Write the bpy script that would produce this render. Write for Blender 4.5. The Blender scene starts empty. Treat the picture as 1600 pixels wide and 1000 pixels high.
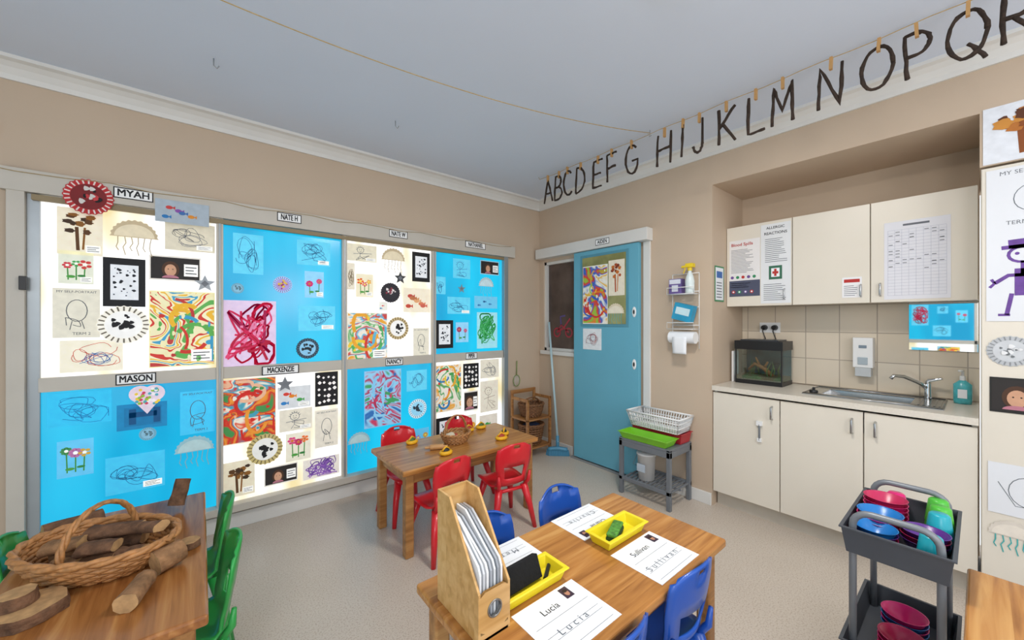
import bpy, math, random
from mathutils import Vector, Matrix, noise
PI=math.pi
sc=bpy.context.scene
sc.view_settings.view_transform='Standard'
sc.view_settings.look='None'
# ---------------------------------------------------------------- materials
def lin(h):
    h=h.lstrip('#'); c=[int(h[i:i+2],16)/255 for i in (0,2,4)]
    return tuple((x/12.92 if x<=.04045 else ((x+.055)/1.055)**2.4) for x in c)+(1,)
_m={}
def mat(name,hexc='#ffffff',rough=.6,metal=0,em=0,var=.06,vs=9,bump=0,bs=60,spec=.5,coat=0):
    if name in _m: return _m[name]
    m=bpy.data.materials.new(name); m.use_nodes=True; nt=m.node_tree; N=nt.nodes; L=nt.links
    b=N['Principled BSDF']; c=lin(hexc)
    b.inputs['Roughness'].default_value=rough; b.inputs['Metallic'].default_value=metal
    b.inputs['Specular IOR Level'].default_value=spec
    b.inputs['Coat Weight'].default_value=coat
    tc=N.new('ShaderNodeTexCoord'); nz=N.new('ShaderNodeTexNoise'); nz.inputs['Scale'].default_value=vs; nz.inputs['Detail'].default_value=4
    L.new(tc.outputs['Object'],nz.inputs['Vector'])
    r=N.new('ShaderNodeValToRGB'); r.color_ramp.elements[0].position=.3; r.color_ramp.elements[1].position=.7
    r.color_ramp.elements[0].color=tuple(x*(1-var) for x in c[:3])+(1,)
    r.color_ramp.elements[1].color=tuple(min(1,x*(1+var)) for x in c[:3])+(1,)
    L.new(nz.outputs['Fac'],r.inputs['Fac']); L.new(r.outputs['Color'],b.inputs['Base Color'])
    if em:
        L.new(r.outputs['Color'],b.inputs['Emission Color']); b.inputs['Emission Strength'].default_value=em
        if em<1: m.cycles.emission_sampling='NONE'
    if bump:
        n2=N.new('ShaderNodeTexNoise'); n2.inputs['Scale'].default_value=bs; n2.inputs['Detail'].default_value=6
        L.new(tc.outputs['Object'],n2.inputs['Vector'])
        bp=N.new('ShaderNodeBump'); bp.inputs['Strength'].default_value=bump; bp.inputs['Distance'].default_value=.01
        L.new(n2.outputs['Fac'],bp.inputs['Height']); L.new(bp.outputs['Normal'],b.inputs['Normal'])
    _m[name]=m; return m
def paintmat(cols,em,seed,scale=9,dist=3.0):
    key='paint_%d'%seed
    if key in _m: return _m[key]
    m=bpy.data.materials.new(key); m.use_nodes=True; nt=m.node_tree; N=nt.nodes; L=nt.links
    b=N['Principled BSDF']; b.inputs['Roughness'].default_value=.6
    tc=N.new('ShaderNodeTexCoord'); mp=N.new('ShaderNodeMapping'); mp.inputs['Location'].default_value=(seed*1.7,seed*.9,seed)
    nz=N.new('ShaderNodeTexNoise'); nz.inputs['Scale'].default_value=scale; nz.inputs['Detail'].default_value=2; nz.inputs['Distortion'].default_value=dist
    L.new(tc.outputs['Object'],mp.inputs[0]); L.new(mp.outputs[0],nz.inputs['Vector'])
    r=N.new('ShaderNodeValToRGB'); e=r.color_ramp.elements; n=len(cols)
    e[0].position=0; e[0].color=lin(cols[0]); e[1].position=.30+.40*(n-1)/n; e[1].color=lin(cols[-1])
    for k in range(1,n-1):
        q=e.new(.30+.40*k/n); q.color=lin(cols[k])
    r.color_ramp.interpolation='EASE' if seed%3 else 'CONSTANT'
    L.new(nz.outputs['Fac'],r.inputs['Fac']); L.new(r.outputs['Color'],b.inputs['Base Color']); L.new(r.outputs['Color'],b.inputs['Emission Color']); b.inputs['Emission Strength'].default_value=em  # emission adds the glow of light coming through the painted paper
    m.cycles.emission_sampling='NONE'
    _m[key]=m; return m
def wood(name,cols,plank=.09,rough=.35,scale=1.0):
    if name in _m: return _m[name]
    m=bpy.data.materials.new(name); m.use_nodes=True; nt=m.node_tree; N=nt.nodes; L=nt.links
    b=N['Principled BSDF']; b.inputs['Roughness'].default_value=rough
    tc=N.new('ShaderNodeTexCoord'); mp=N.new('ShaderNodeMapping'); mp.inputs['Scale'].default_value=(1.6*scale,22*scale,22*scale)
    L.new(tc.outputs['Object'],mp.inputs['Vector'])
    sp=N.new('ShaderNodeSeparateXYZ'); L.new(tc.outputs['Object'],sp.inputs[0])
    d=N.new('ShaderNodeMath'); d.operation='DIVIDE'; d.inputs[1].default_value=plank; L.new(sp.outputs['Y'],d.inputs[0])
    fl=N.new('ShaderNodeMath'); fl.operation='FLOOR'; L.new(d.outputs[0],fl.inputs[0])
    wn=N.new('ShaderNodeTexWhiteNoise'); wn.noise_dimensions='1D'; L.new(fl.outputs[0],wn.inputs['W'])
    ad=N.new('ShaderNodeVectorMath'); ad.operation='ADD'; L.new(mp.outputs[0],ad.inputs[0])
    sc2=N.new('ShaderNodeVectorMath'); sc2.operation='SCALE'; sc2.inputs['Scale'].default_value=20; L.new(wn.outputs['Color'],sc2.inputs[0]); L.new(sc2.outputs[0],ad.inputs[1])
    nz=N.new('ShaderNodeTexNoise'); nz.inputs['Scale'].default_value=1.6; nz.inputs['Detail'].default_value=7; nz.inputs['Distortion'].default_value=.7
    L.new(ad.outputs[0],nz.inputs['Vector'])
    mx=N.new('ShaderNodeMath'); mx.operation='MULTIPLY_ADD'; mx.inputs[1].default_value=.16; L.new(wn.outputs['Value'],mx.inputs[0])
    L.new(nz.outputs['Fac'],mx.inputs[2])
    r=N.new('ShaderNodeValToRGB'); e=r.color_ramp.elements
    e[0].position=.34; e[0].color=lin(cols[0]); e[1].position=.84; e[1].color=lin(cols[2])
    k=e.new(.58); k.color=lin(cols[1])
    L.new(mx.outputs[0],r.inputs['Fac']); L.new(r.outputs['Color'],b.inputs['Base Color'])
    bp=N.new('ShaderNodeBump'); bp.inputs['Strength'].default_value=.06; L.new(nz.outputs['Fac'],bp.inputs['Height']); L.new(bp.outputs['Normal'],b.inputs['Normal'])
    _m[name]=m; return m
def emit_pane(name,c1,c2,strength,scale=2.2,lo=.36,hi=.56):
    m=bpy.data.materials.new(name); m.use_nodes=True; nt=m.node_tree; N=nt.nodes; L=nt.links
    b=N['Principled BSDF']; b.inputs['Roughness'].default_value=.2
    tc=N.new('ShaderNodeTexCoord'); mp=N.new('ShaderNodeMapping'); mp.inputs['Scale'].default_value=(1,1,.35)
    oi=N.new('ShaderNodeObjectInfo'); ad=N.new('ShaderNodeVectorMath'); ad.operation='ADD'
    nz=N.new('ShaderNodeTexNoise'); nz.inputs['Scale'].default_value=scale; nz.inputs['Detail'].default_value=2
    L.new(tc.outputs['Object'],ad.inputs[0]); L.new(oi.outputs['Location'],ad.inputs[1]); L.new(ad.outputs[0],mp.inputs[0]); L.new(mp.outputs[0],nz.inputs['Vector'])
    r=N.new('ShaderNodeValToRGB'); e=r.color_ramp.elements; e[0].position=lo; e[0].color=lin(c1); e[1].position=hi; e[1].color=lin(c2)
    L.new(nz.outputs['Fac'],r.inputs['Fac']); L.new(r.outputs['Color'],b.inputs['Emission Color'])
    b.inputs['Emission Strength'].default_value=strength; b.inputs['Base Color'].default_value=(.01,.02,.03,1)
    return m
# ---------------------------------------------------------------- mesh builder
class MB:
    def __init__(s): s.v=[];s.f=[];s.fm=[];s.fs=[];s.mats=[];s.T=Matrix.Identity(4)
    def add(s,vs,fs,m,smooth=False):
        if m not in s.mats: s.mats.append(m)
        k=s.mats.index(m); o=len(s.v)
        s.v+= [s.T@Vector(p) for p in vs]
        for f in fs: s.f.append([i+o for i in f]); s.fm.append(k); s.fs.append(smooth)
    def box(s,x0,x1,y0,y1,z0,z1,m):
        v=[(x,y,z) for z in (z0,z1) for y in (y0,y1) for x in (x0,x1)]
        s.add(v,[(0,2,3,1),(4,5,7,6),(0,1,5,4),(2,6,7,3),(0,4,6,2),(1,3,7,5)],m)
    def cyl(s,p0,p1,r0,r1,m,n=16,cap=None,jit=0,seed=0,smooth=True,flat=1):
        p0=Vector(p0);p1=Vector(p1);d=(p1-p0).normalized()
        a=d.orthogonal().normalized(); b=d.cross(a); rnd=random.Random(seed)
        if flat!=1:
            a=d.cross(Vector((0,0,1))).normalized(); b=d.cross(a)
        K=5 if jit else 1; js=[1+jit*rnd.uniform(-1,1) for _ in range(n)]
        js=[(js[i]+js[i-1]+js[(i+1)%n])/3 for i in range(n)] if jit else js
        vs=[];fs=[]
        for k in range(K+1):
            t=k/K; c=p0.lerp(p1,t); r=r0+(r1-r0)*t
            for i in range(n):
                q=js[i]*(1+(rnd.uniform(-1,1)*jit*.35 if jit else 0)); an=2*PI*i/n
                vs.append(c+(a*math.cos(an)+b*math.sin(an)*flat)*r*q)
        for k in range(K):
            for i in range(n):
                j=(i+1)%n; fs.append((k*n+i,k*n+j,(k+1)*n+j,(k+1)*n+i))
        s.add(vs,fs,m,smooth)
        s.add(vs[:n],[tuple(range(n))[::-1]],cap or m); s.add(vs[-n:],[tuple(range(n))],cap or m)
    def tube(s,pts,r,m,n=8,closed=False,cap=True):
        P=[Vector(p) for p in pts]; N=len(P); R=r if isinstance(r,(list,tuple)) else [r]*N
        up=None; vs=[]
        for i in range(N):
            if closed: t=(P[(i+1)%N]-P[i-1])
            else: t=(P[min(i+1,N-1)]-P[max(i-1,0)])
            t.normalize()
            if up is None: up=t.orthogonal().normalized()
            else:
                up=(up-t*up.dot(t)); up=up.normalized() if up.length>1e-6 else t.orthogonal().normalized()
            b=t.cross(up)
            for k in range(n):
                an=2*PI*k/n; vs.append(P[i]+(up*math.cos(an)+b*math.sin(an))*R[i])
        fs=[]
        for i in range(N if closed else N-1):
            j=(i+1)%N
            for k in range(n):
                l=(k+1)%n; fs.append((i*n+k,i*n+l,j*n+l,j*n+k))
        if not closed and cap: fs+= [tuple(range(n))[::-1],tuple(range((N-1)*n,N*n))]
        s.add(vs,fs,m,True)
    def ell(s,c,rx,ry,rz,m,nu=20,nv=12):
        vs=[];fs=[]
        for j in range(nv+1):
            th=PI*j/nv
            for i in range(nu):
                ph=2*PI*i/nu; vs.append((c[0]+rx*math.sin(th)*math.cos(ph),c[1]+ry*math.sin(th)*math.sin(ph),c[2]+rz*math.cos(th)))
        for j in range(nv):
            for i in range(nu):
                k=(i+1)%nu; fs.append((j*nu+i,(j+1)*nu+i,(j+1)*nu+k,j*nu+k))
        s.add(vs,fs,m,True)
    def lathe(s,prof,c,m,n=24,sx=1,sy=1):
        vs=[];fs=[]
        for r,z in prof:
            for i in range(n):
                a=2*PI*i/n; vs.append((c[0]+r*sx*math.cos(a),c[1]+r*sy*math.sin(a),c[2]+z))
        for k in range(len(prof)-1):
            for i in range(n):
                j=(i+1)%n; fs.append((k*n+i,k*n+j,(k+1)*n+j,(k+1)*n+i))
        s.add(vs,fs,m,True)
    def prof(s,pts,vec,m):
        n=len(pts); v=[Vector(p) for p in pts]; v2=[p+Vector(vec) for p in v]
        fs=[tuple(range(n))[::-1],tuple(range(n,2*n))]+[(i,(i+1)%n,n+(i+1)%n,n+i) for i in range(n)]
        s.add(v+v2,fs,m)
    def tray(s,x0,x1,y0,y1,z0,z1,m,th=.006,fl=.02,rim=.008):
        def ring(i,z,o): return [(x0+i-o,y0+i-o,z),(x1-i+o,y0+i-o,z),(x1-i+o,y1-i+o,z),(x0+i-o,y1-i+o,z)]
        R=[ring(fl,z0,0),ring(0,z1,0),ring(0,z1,rim),ring(0,z1+.005,rim),ring(0,z1+.005,-th),ring(fl+th,z0+th,0)]
        vs=[p for r in R for p in r]; fs=[(0,3,2,1)]
        for k in range(5):
            for i in range(4):
                j=(i+1)%4; fs.append((k*4+i,k*4+j,k*4+4+j,k*4+4+i))
        fs.append((20,21,22,23)); s.add(vs,fs,m)
    def rect(s,a0,a1,b0,b1,h,m): s.add([(a0,b0,h),(a1,b0,h),(a1,b1,h),(a0,b1,h)],[(0,1,2,3)],m)
    def sheet(s,a0,a1,b0,b1,m,th=.0012,h=0): s.box(a0,a1,b0,b1,h,h+th,m)
    def disc(s,a,b,r,h,m,n=32,ry=None,sc=0,k=16,a0=0,a1=2*PI):
        ry=ry or r; full=abs(a1-a0-2*PI)<1e-4
        vs=[]
        for i in range(n if full else n+1):
            t=a0+(a1-a0)*i/n; q=1+sc*math.cos(k*t); vs.append((a+r*q*math.cos(t),b+ry*q*math.sin(t),h))
        s.add(vs,[tuple(range(len(vs)))],m)
    def ribbon(s,pts,w,h,m,closed=False):
        n=len(pts); vs=[];fs=[]
        for i in range(n):
            p=pts[i]; q=pts[min(i+1,n-1)]; o=pts[max(i-1,0)]
            if closed: q=pts[(i+1)%n]; o=pts[i-1]
            dx,dy=q[0]-o[0],q[1]-o[1]; l=math.hypot(dx,dy) or 1
            nx,ny=-dy/l*w/2,dx/l*w/2
            vs+=[(p[0]+nx,p[1]+ny,h),(p[0]-nx,p[1]-ny,h)]
        for i in range(n if closed else n-1):
            j=(i+1)%n; fs.append((2*i,2*i+1,2*j+1,2*j))
        s.add(vs,fs,m)
    def text(s,t,size,a,b,h,m,align='CENTER',bold=0,rot=0,sx=1):
        cu=bpy.data.curves.new('t','FONT'); cu.body=t; cu.size=size; cu.align_x=align; cu.align_y='CENTER'; cu.resolution_u=3
        ob=bpy.data.objects.new('t',cu); sc.collection.objects.link(ob)
        dg=bpy.context.evaluated_depsgraph_get(); me=bpy.data.meshes.new_from_object(ob.evaluated_get(dg))
        ca,sa=math.cos(rot),math.sin(rot)
        offs=[(0,0)] if not bold else [(i*bold*size,j*bold*size) for i in (-1,0,1) for j in (-1,1)]
        for q,(ox,oy) in enumerate(offs):
            s.add([(a+ox+v.co.x*ca*sx-v.co.y*sa,b+oy+v.co.x*sa+v.co.y*ca,h+q*.00003) for v in me.vertices],[tuple(p.vertices) for p in me.polygons],m)
        bpy.data.objects.remove(ob); bpy.data.curves.remove(cu); bpy.data.meshes.remove(me)
    def shell(s,fn,nu,nv,th,m,skip=()):
        P=[[Vector(fn(i/nu,j/nv)) for j in range(nv+1)] for i in range(nu+1)]
        def nrm(i,j):
            a=P[min(i+1,nu)][j]-P[max(i-1,0)][j]; b=P[i][min(j+1,nv)]-P[i][max(j-1,0)]
            n=a.cross(b); return n.normalized() if n.length>1e-9 else Vector((0,0,1))
        vs=[];W=nv+1
        for i in range(nu+1):
            for j in range(nv+1): vs.append(P[i][j])
        o=len(vs)
        for i in range(nu+1):
            for j in range(nv+1): vs.append(P[i][j]-nrm(i,j)*th)
        fs=[]; ok=lambda i,j: 0<=i<nu and 0<=j<nv and (i,j) not in skip
        for i in range(nu):
            for j in range(nv):
                if not ok(i,j): continue
                a,b,c,d=i*W+j,(i+1)*W+j,(i+1)*W+j+1,i*W+j+1
                fs.append((a,b,c,d)); fs.append((d+o,c+o,b+o,a+o))
                for (e,f,di,dj) in ((a,b,0,-1),(b,c,1,0),(c,d,0,1),(d,a,-1,0)):
                    if not ok(i+di,j+dj): fs.append((f,e,e+o,f+o))
        s.add(vs,fs,m,True)
    def build(s,name,M=None,bevel=0,sub=0,seg=2):
        me=bpy.data.meshes.new(name); 
        if M is None:
            xs=[v.x for v in s.v];ys=[v.y for v in s.v];zs=[v.z for v in s.v]
            c=Vector(((min(xs)+max(xs))/2,(min(ys)+max(ys))/2,min(zs))); s.v=[v-c for v in s.v]; M=Matrix.Translation(c)
        me.from_pydata([tuple(v) for v in s.v],[],s.f)
        for m in s.mats: me.materials.append(m)
        me.polygons.foreach_set('material_index',s.fm); me.polygons.foreach_set('use_smooth',s.fs); me.update()
        ob=bpy.data.objects.new(name,me); sc.collection.objects.link(ob); ob.matrix_world=M
        if bevel:
            b=ob.modifiers.new('bevel','BEVEL'); b.width=bevel; b.segments=seg; b.limit_method='ANGLE'; b.angle_limit=math.radians(50)
        if sub:
            q=ob.modifiers.new('sub','SUBSURF'); q.levels=sub; q.render_levels=sub
        return ob
def F(o,r,u):
    r=Vector(r);u=Vector(u);n=r.cross(u); M=Matrix.Identity(4)
    for i in range(3): M[i][0]=r[i];M[i][1]=u[i];M[i][2]=n[i];M[i][3]=o[i]
    return M
def TN(x,z,y=3.128): return F((x,y,z),(1,0,0),(0,0,1))
def TE(yl,z,x=2.948): return F((x,yl,z),(0,-1,0),(0,0,1))
def TW(y,z,x=-2.59): return F((x,y,z),(0,1,0),(0,0,1))
def RZ(x,y,z,deg): return Matrix.Translation((x,y,z))@Matrix.Rotation(math.radians(deg),4,'Z')
XR,YW,CH=2.95,3.13,2.70
wallm=mat('wall_paint','#c7b39d',.75,var=.025,vs=2,bump=.03,bs=120)
ceilm=mat('ceiling_paint','#d6e0f0',.8,var=.015,vs=1.5)  # blue cast of the panes' light put into the ceiling colour
trim=mat('white_trim','#dddcd8',.45,var=.03,vs=4)
cream=mat('window_frame_paint','#c6c0b5',.5,var=.04,vs=5)
alum=mat('aluminium','#a0a7ab',.35,.5,var=.04)
black=mat('black_plastic','#17181a',.4,var=.1)
ink=mat('ink','#1c1c22',.7,var=0)
white=mat('white_plastic','#e9eaea',.35,var=.02)
cab=mat('cabinet_laminate','#e1dacc',.35,var=.02,vs=3)
steel=mat('stainless_steel','#b4b6b8',.22,1,var=.05,vs=30)
chrome=mat('chrome','#e2e4e6',.07,1,var=0)
paper=mat('paper','#eef1f5',.7,var=.015)
# ---------------------------------------------------------------- room shell
fm=bpy.data.materials.new('vinyl_floor'); fm.use_nodes=True
N=fm.node_tree.nodes;L=fm.node_tree.links;b=N['Principled BSDF'];b.inputs['Roughness'].default_value=.32
tc=N.new('ShaderNodeTexCoord');n1=N.new('ShaderNodeTexNoise');n1.inputs['Scale'].default_value=150;n1.inputs['Detail'].default_value=3
n2=N.new('ShaderNodeTexNoise');n2.inputs['Scale'].default_value=3
L.new(tc.outputs['Object'],n1.inputs['Vector']);L.new(tc.outputs['Object'],n2.inputs['Vector'])
r=N.new('ShaderNodeValToRGB');e=r.color_ramp.elements;e[0].position=.36;e[0].color=lin('#b7a796');e[1].position=.5;e[1].color=lin('#cfc4b7')
mx=N.new('ShaderNodeMix');mx.data_type='RGBA';mx.blend_type='MULTIPLY';mx.inputs[0].default_value=.3
r2=N.new('ShaderNodeValToRGB');r2.color_ramp.elements[0].position=.3;r2.color_ramp.elements[0].color=(.82,.8,.78,1);r2.color_ramp.elements[1].position=.7;r2.color_ramp.elements[1].color=(1,1,1,1)
L.new(n1.outputs['Fac'],r.inputs['Fac']);L.new(n2.outputs['Fac'],r2.inputs['Fac']);L.new(r.outputs['Color'],mx.inputs[6]);L.new(r2.outputs['Color'],mx.inputs[7]);L.new(mx.outputs[2],b.inputs['Base Color'])
M=MB();M.box(-2.7,3.7,-2.6,3.3,-.1,0,fm);M.build('floor')
M=MB();M.box(-2.7,3.7,-2.6,3.3,CH,CH+.1,ceilm);M.build('ceiling')
WX0,WX1=-.76,2.47
M=MB()
M.box(-2.7,WX0,YW,YW+.17,0,CH,wallm);M.box(WX1,3.7,YW,YW+.17,0,CH,wallm)
M.box(WX0,WX1,YW,YW+.17,2.15,CH,wallm);M.box(WX0,WX1,YW,YW+.17,0,.13,wallm)
M.build('wall_north')
AY=1.258
M=MB()
M.box(XR,3.6,AY,2.6,0,CH,wallm);M.box(XR,3.6,3.06,YW,0,CH,wallm);M.box(XR,3.6,2.6,3.06,0,1.05,wallm);M.box(XR,3.6,2.6,3.06,2.02,CH,wallm)
M.build('wall_east')
M=MB();M.box(XR,3.6,0,AY,2.385,CH,wallm);M.build('wall_east_bulkhead')
M=MB();M.box(3.52,3.6,0,AY,0,2.385,wallm);M.build('wall_alcove')
M=MB();M.box(XR,3.6,-2.6,0,2.12,CH,wallm);M.build('wall_east_pier')
M=MB();M.box(XR+.05,3.6,-2.6,-.905,0,2.12,wallm);M.build('wall_southeast')
M=MB();M.box(-2.7,-2.6,-.9,3.13,0,CH,wallm);M.build('wall_west')
# tiles
tm=bpy.data.materials.new('wall_tiles');tm.use_nodes=True
N=tm.node_tree.nodes;L=tm.node_tree.links;b=N['Principled BSDF'];b.inputs['Roughness'].default_value=.15
tc=N.new('ShaderNodeTexCoord')
sp=N.new('ShaderNodeSeparateXYZ');cb=N.new('ShaderNodeCombineXYZ');L.new(tc.outputs['Object'],sp.inputs[0]);L.new(sp.outputs['Y'],cb.inputs['X']);L.new(sp.outputs['Z'],cb.inputs['Y'])
bk=N.new('ShaderNodeTexBrick');bk.offset=0;bk.inputs['Scale'].default_value=1;bk.inputs['Brick Width'].default_value=.195;bk.inputs['Row Height'].default_value=.195;bk.inputs['Mortar Size'].default_value=.003
bk.inputs['Color1'].default_value=lin('#dccfbb');bk.inputs['Color2'].default_value=lin('#d2c4af');bk.inputs['Mortar'].default_value=lin('#a99c8c')
L.new(cb.outputs[0],bk.inputs['Vector']);L.new(bk.outputs['Color'],b.inputs['Base Color'])
M=MB();M.box(3.512,3.5195,0.002,AY-.002,.9,1.52,tm);M.build('tile_splashback')
def cove(o,outv,along,nm):
    pts=[(0,2.60),(.014,2.60),(.02,2.625),(.038,2.655),(.06,2.675),(.085,2.682),(.085,2.70),(0,2.70)]
    M=MB();M.prof([(o[0]+outv[0]*p,o[1]+outv[1]*p,z) for p,z in pts],along,trim);M.build(nm)
cove((-2.6,YW),(0,-1),(XR+2.6,0,0),'trim_1')
cove((XR,YW),(-1,0),(0,-5.7,0),'trim_2')
M=MB();M.box(-2.6,XR,3.113,3.13,0,.10,trim);M.build('baseboard_north',bevel=.003)
M=MB();M.box(2.935,2.95,1.262,1.75,0,.09,trim);M.box(2.935,2.95,2.62,3.112,0,.09,trim);M.build('baseboard_east',bevel=.003)
# ---------------------------------------------------------------- window
clearp=emit_pane('frosted_pane','#dccb98','#ffffff',1.3,3.2,.36,.52)
bluep=emit_pane('blue_film_pane','#00a2d4','#0cc4ee',1.05,2.4,.34,.62)
PX=[-.66,.095,.862,1.628,2.42]
for k in range(4):
    for lv in range(2):
        z0,z1=((1.06,2.03),(.17,1.01))[lv]
        M=MB();M.box(PX[k],PX[k+1],3.135,3.145,z0,z1,bluep if (k+lv)%2 else clearp);M.build('window_%d'%(1+k+4*lv))
M=MB()
M.box(WX0,-.70,3.09,3.15,.13,2.15,cream);M.box(-.70,-.655,3.12,3.15,.13,2.05,alum)
M.box(2.42,2.47,3.09,3.15,.13,2.15,alum)
M.box(WX0-.02,2.56,3.085,3.128,2.035,2.15,cream)
M.box(WX0,2.47,3.065,3.15,.125,.172,cream)
M.box(-.66,2.42,3.112,3.148,.995,1.07,cream)
for x in PX[1:4]: M.box(x-.018,x+.018,3.10,3.148,.17,2.035,cream);M.box(x-.006,x+.006,3.096,3.10,.17,2.035,alum)
M.box(-.68,2.43,3.095,3.12,2.0,2.03,mat('blind_rail','#8d7c5c',.5))
M.box(-.715,-.69,3.07,3.095,1.53,1.6,black)
M.build('window_frame',bevel=.004)
M=MB()
gl=mat('dark_glass','#5a4c46',.06,var=.4,vs=3)
M.box(3.0,3.008,2.6,3.06,1.05,2.02,gl)
for a in ((2.6,2.63,1.05,2.02),(3.03,3.06,1.05,2.02),(2.6,3.06,1.05,1.08),(2.6,3.06,1.99,2.02)): M.box(2.965,3.02,a[0],a[1],a[2],a[3],trim)
M.box(2.925,2.96,2.56,3.09,1.01,1.05,trim)
rd=mat('red_sticker','#a83242',.5);pu=mat('purple_sticker','#5b4a8c',.5)
M.T=TE(3.0,1.2,2.999)
for c in ((.1,.05),(.27,.05)): M.ribbon([(c[0]+.045*math.cos(t*.4),c[1]+.045*math.sin(t*.4)) for t in range(16)],.018,.002,rd,True)
M.ribbon([(.1,.05),(.16,.13),(.27,.05)],.02,.002,rd);M.ribbon([(.16,.13),(.15,.22),(.22,.23)],.018,.002,pu);M.ribbon([(.1,.05),(.2,.1),(.29,.2)],.02,.0025,rd)
M.T=Matrix.Identity(4);M.build('window_9')
# ---------------------------------------------------------------- artworks
def LM(h,em): return mat('art_%s_%d'%(h,int(em*100)),h,.7,em=em,var=.07,vs=25)  # art emission is added glow, mainly window light shining through the paper
def path(rnd,w,h,n,mg=.08,st=7):
    P=[(rnd.uniform(mg,1-mg)*w,rnd.uniform(mg,1-mg)*h) for _ in range(n)]; out=[]
    for i in range(len(P)-1):
        p0,p1,p2,p3=P[max(i-1,0)],P[i],P[i+1],P[min(i+2,len(P)-1)]
        for k in range(st):
            t=k/st; q=[.5*((2*p1[c])+(-p0[c]+p2[c])*t+(2*p0[c]-5*p1[c]+4*p2[c]-p3[c])*t*t+(-p0[c]+3*p1[c]-3*p2[c]+p3[c])*t**3) for c in (0,1)]
            out.append((min(max(q[0],.04*w),.96*w),min(max(q[1],.04*h),.96*h)))
    return out
def art(name,T,w,h,kind,bg='#dfe2e0',cols=(),seed=0,em=.4,cap=False):
    rnd=random.Random(seed); M=MB(); B=LM(bg,em); M.sheet(0,w,0,h,B); hh=.0018
    dk=LM('#4b5058',em*.6); s=min(w,h)
    def label(x,y,lw,lh):
        nonlocal hh
        hh+=.0008; M.rect(x,x+lw,y,y+lh,hh,LM('#f4f4f0',em))
        for k in range(3): M.rect(x+lw*.1,x+lw*(.9-.2*(k%2)),y+lh*(.2+.25*k),y+lh*(.28+.25*k),hh+.0004,dk)
    sk=lambda k: LM(cols[k%len(cols)] if cols else ('#686d76','#55585e')[k%2],em*.6)
    if kind=='scribble':
        nl=rnd.choice((3,4,5))
        for k in range(nl):
            cx,cy=rnd.uniform(.3,.7)*w,rnd.uniform(.3,.7)*h;rx,ry=w*rnd.uniform(.12,.26),h*rnd.uniform(.12,.26);ph=rnd.uniform(0,6)
            M.ribbon([(min(max(cx+rx*math.cos(t*.45+ph)*(1+.25*math.sin(t*.7+k)),.05*w),.95*w),min(max(cy+ry*math.sin(t*.45+ph)*(1+.3*math.cos(t*.5)),.05*h),.95*h)) for t in range(rnd.choice((15,24,34)))],.0026,hh+.0002*k,sk(k))
        M.ribbon(path(rnd,w,h,5,.12),.0026,hh+.001,sk(1))
    elif kind=='figure':
        cx=w*rnd.uniform(.4,.6);r0=s*.17;cy=h*.66
        c=sk(0);M.ribbon([(cx+r0*math.cos(t*.35)*1.1,cy+r0*math.sin(t*.35)) for t in range(18)],.0035,hh,c,True)
        for dx in (-.35,.35): M.disc(cx+dx*r0,cy+r0*.2,r0*.12,hh+.0003,c,8)
        M.ribbon([(cx-r0*.4,cy-r0*.35),(cx,cy-r0*.55),(cx+r0*.4,cy-r0*.3)],.003,hh,sk(1))
        for k in range(7): a=PI*(k+.5)/7;M.ribbon([(cx+r0*math.cos(a),cy+r0*math.sin(a)),(cx+r0*1.5*math.cos(a+.1),cy+r0*1.45*math.sin(a+.1))],.003,hh,sk(1))
        M.ribbon(path(rnd,w,h*.5,6,.1),.0026,hh+.0004,sk(1))
        M.ribbon([(cx,cy-r0),(cx-.02*w,h*.28)],.0035,hh,c);M.ribbon([(w*.2,h*.42),(cx,h*.46),(w*.82,h*.5)],.0035,hh,c);M.ribbon([(w*.35,h*.1),(cx-.02*w,h*.29),(w*.66,h*.08)],.0035,hh,c)
    elif kind in('paint','dense'):
        M.rect(.015*w,.985*w,.015*h,.985*h,hh,paintmat(cols,em*.8,seed,4.2 if kind=='dense' else 3.4,1.6))
        strong=[c for c in cols if min(int(c[i:i+2],16) for i in (1,3,5))<150]
        for k in range(10 if kind=='dense' else 9):
            c=strong[k%len(strong)]; hh+=.0003
            cx,cy=rnd.uniform(.2,.8)*w,rnd.uniform(.2,.8)*h;rx,ry=s*rnd.uniform(.12,.34),s*rnd.uniform(.12,.4);a0=rnd.uniform(0,6)
            M.ribbon([(min(max(cx+rx*math.cos(a0+t*.28),.05*w),.95*w),min(max(cy+ry*math.sin(a0+t*.28),.05*h),.95*h)) for t in range(rnd.choice((6,9,13)))],s*rnd.uniform(.04,.085),hh,LM(c,em*.75))
        for k in range(12): M.disc(rnd.uniform(.08,.92)*w,rnd.uniform(.08,.92)*h,s*rnd.uniform(.02,.05),hh+.0003+.00005*k,LM(cols[k%len(cols)],em*.8),9,ry=s*rnd.uniform(.03,.07),sc=.15,k=3)
    elif kind=='swirl':
        for k in range(12):
            cx,cy,rr=rnd.uniform(.22,.78)*w,rnd.uniform(.18,.82)*h,s*rnd.uniform(.10,.24); hh+=.0004
            pts=[(min(max(cx+rr*(1+.25*math.sin(t*.9+k))*math.cos(t*.3),.04*w),.96*w),min(max(cy+rr*1.3*math.sin(t*.3+.1*k),.04*h),.96*h)) for t in range(44)]
            M.ribbon(pts,s*rnd.uniform(.03,.055),hh,LM(cols[k%len(cols)],em*.75))
        for k in range(7): hh+=.0004; M.ribbon(path(rnd,w,h,5,.08),s*rnd.uniform(.03,.055),hh,LM(cols[k%len(cols)],em*.75))
    elif kind=='flowers':
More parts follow.
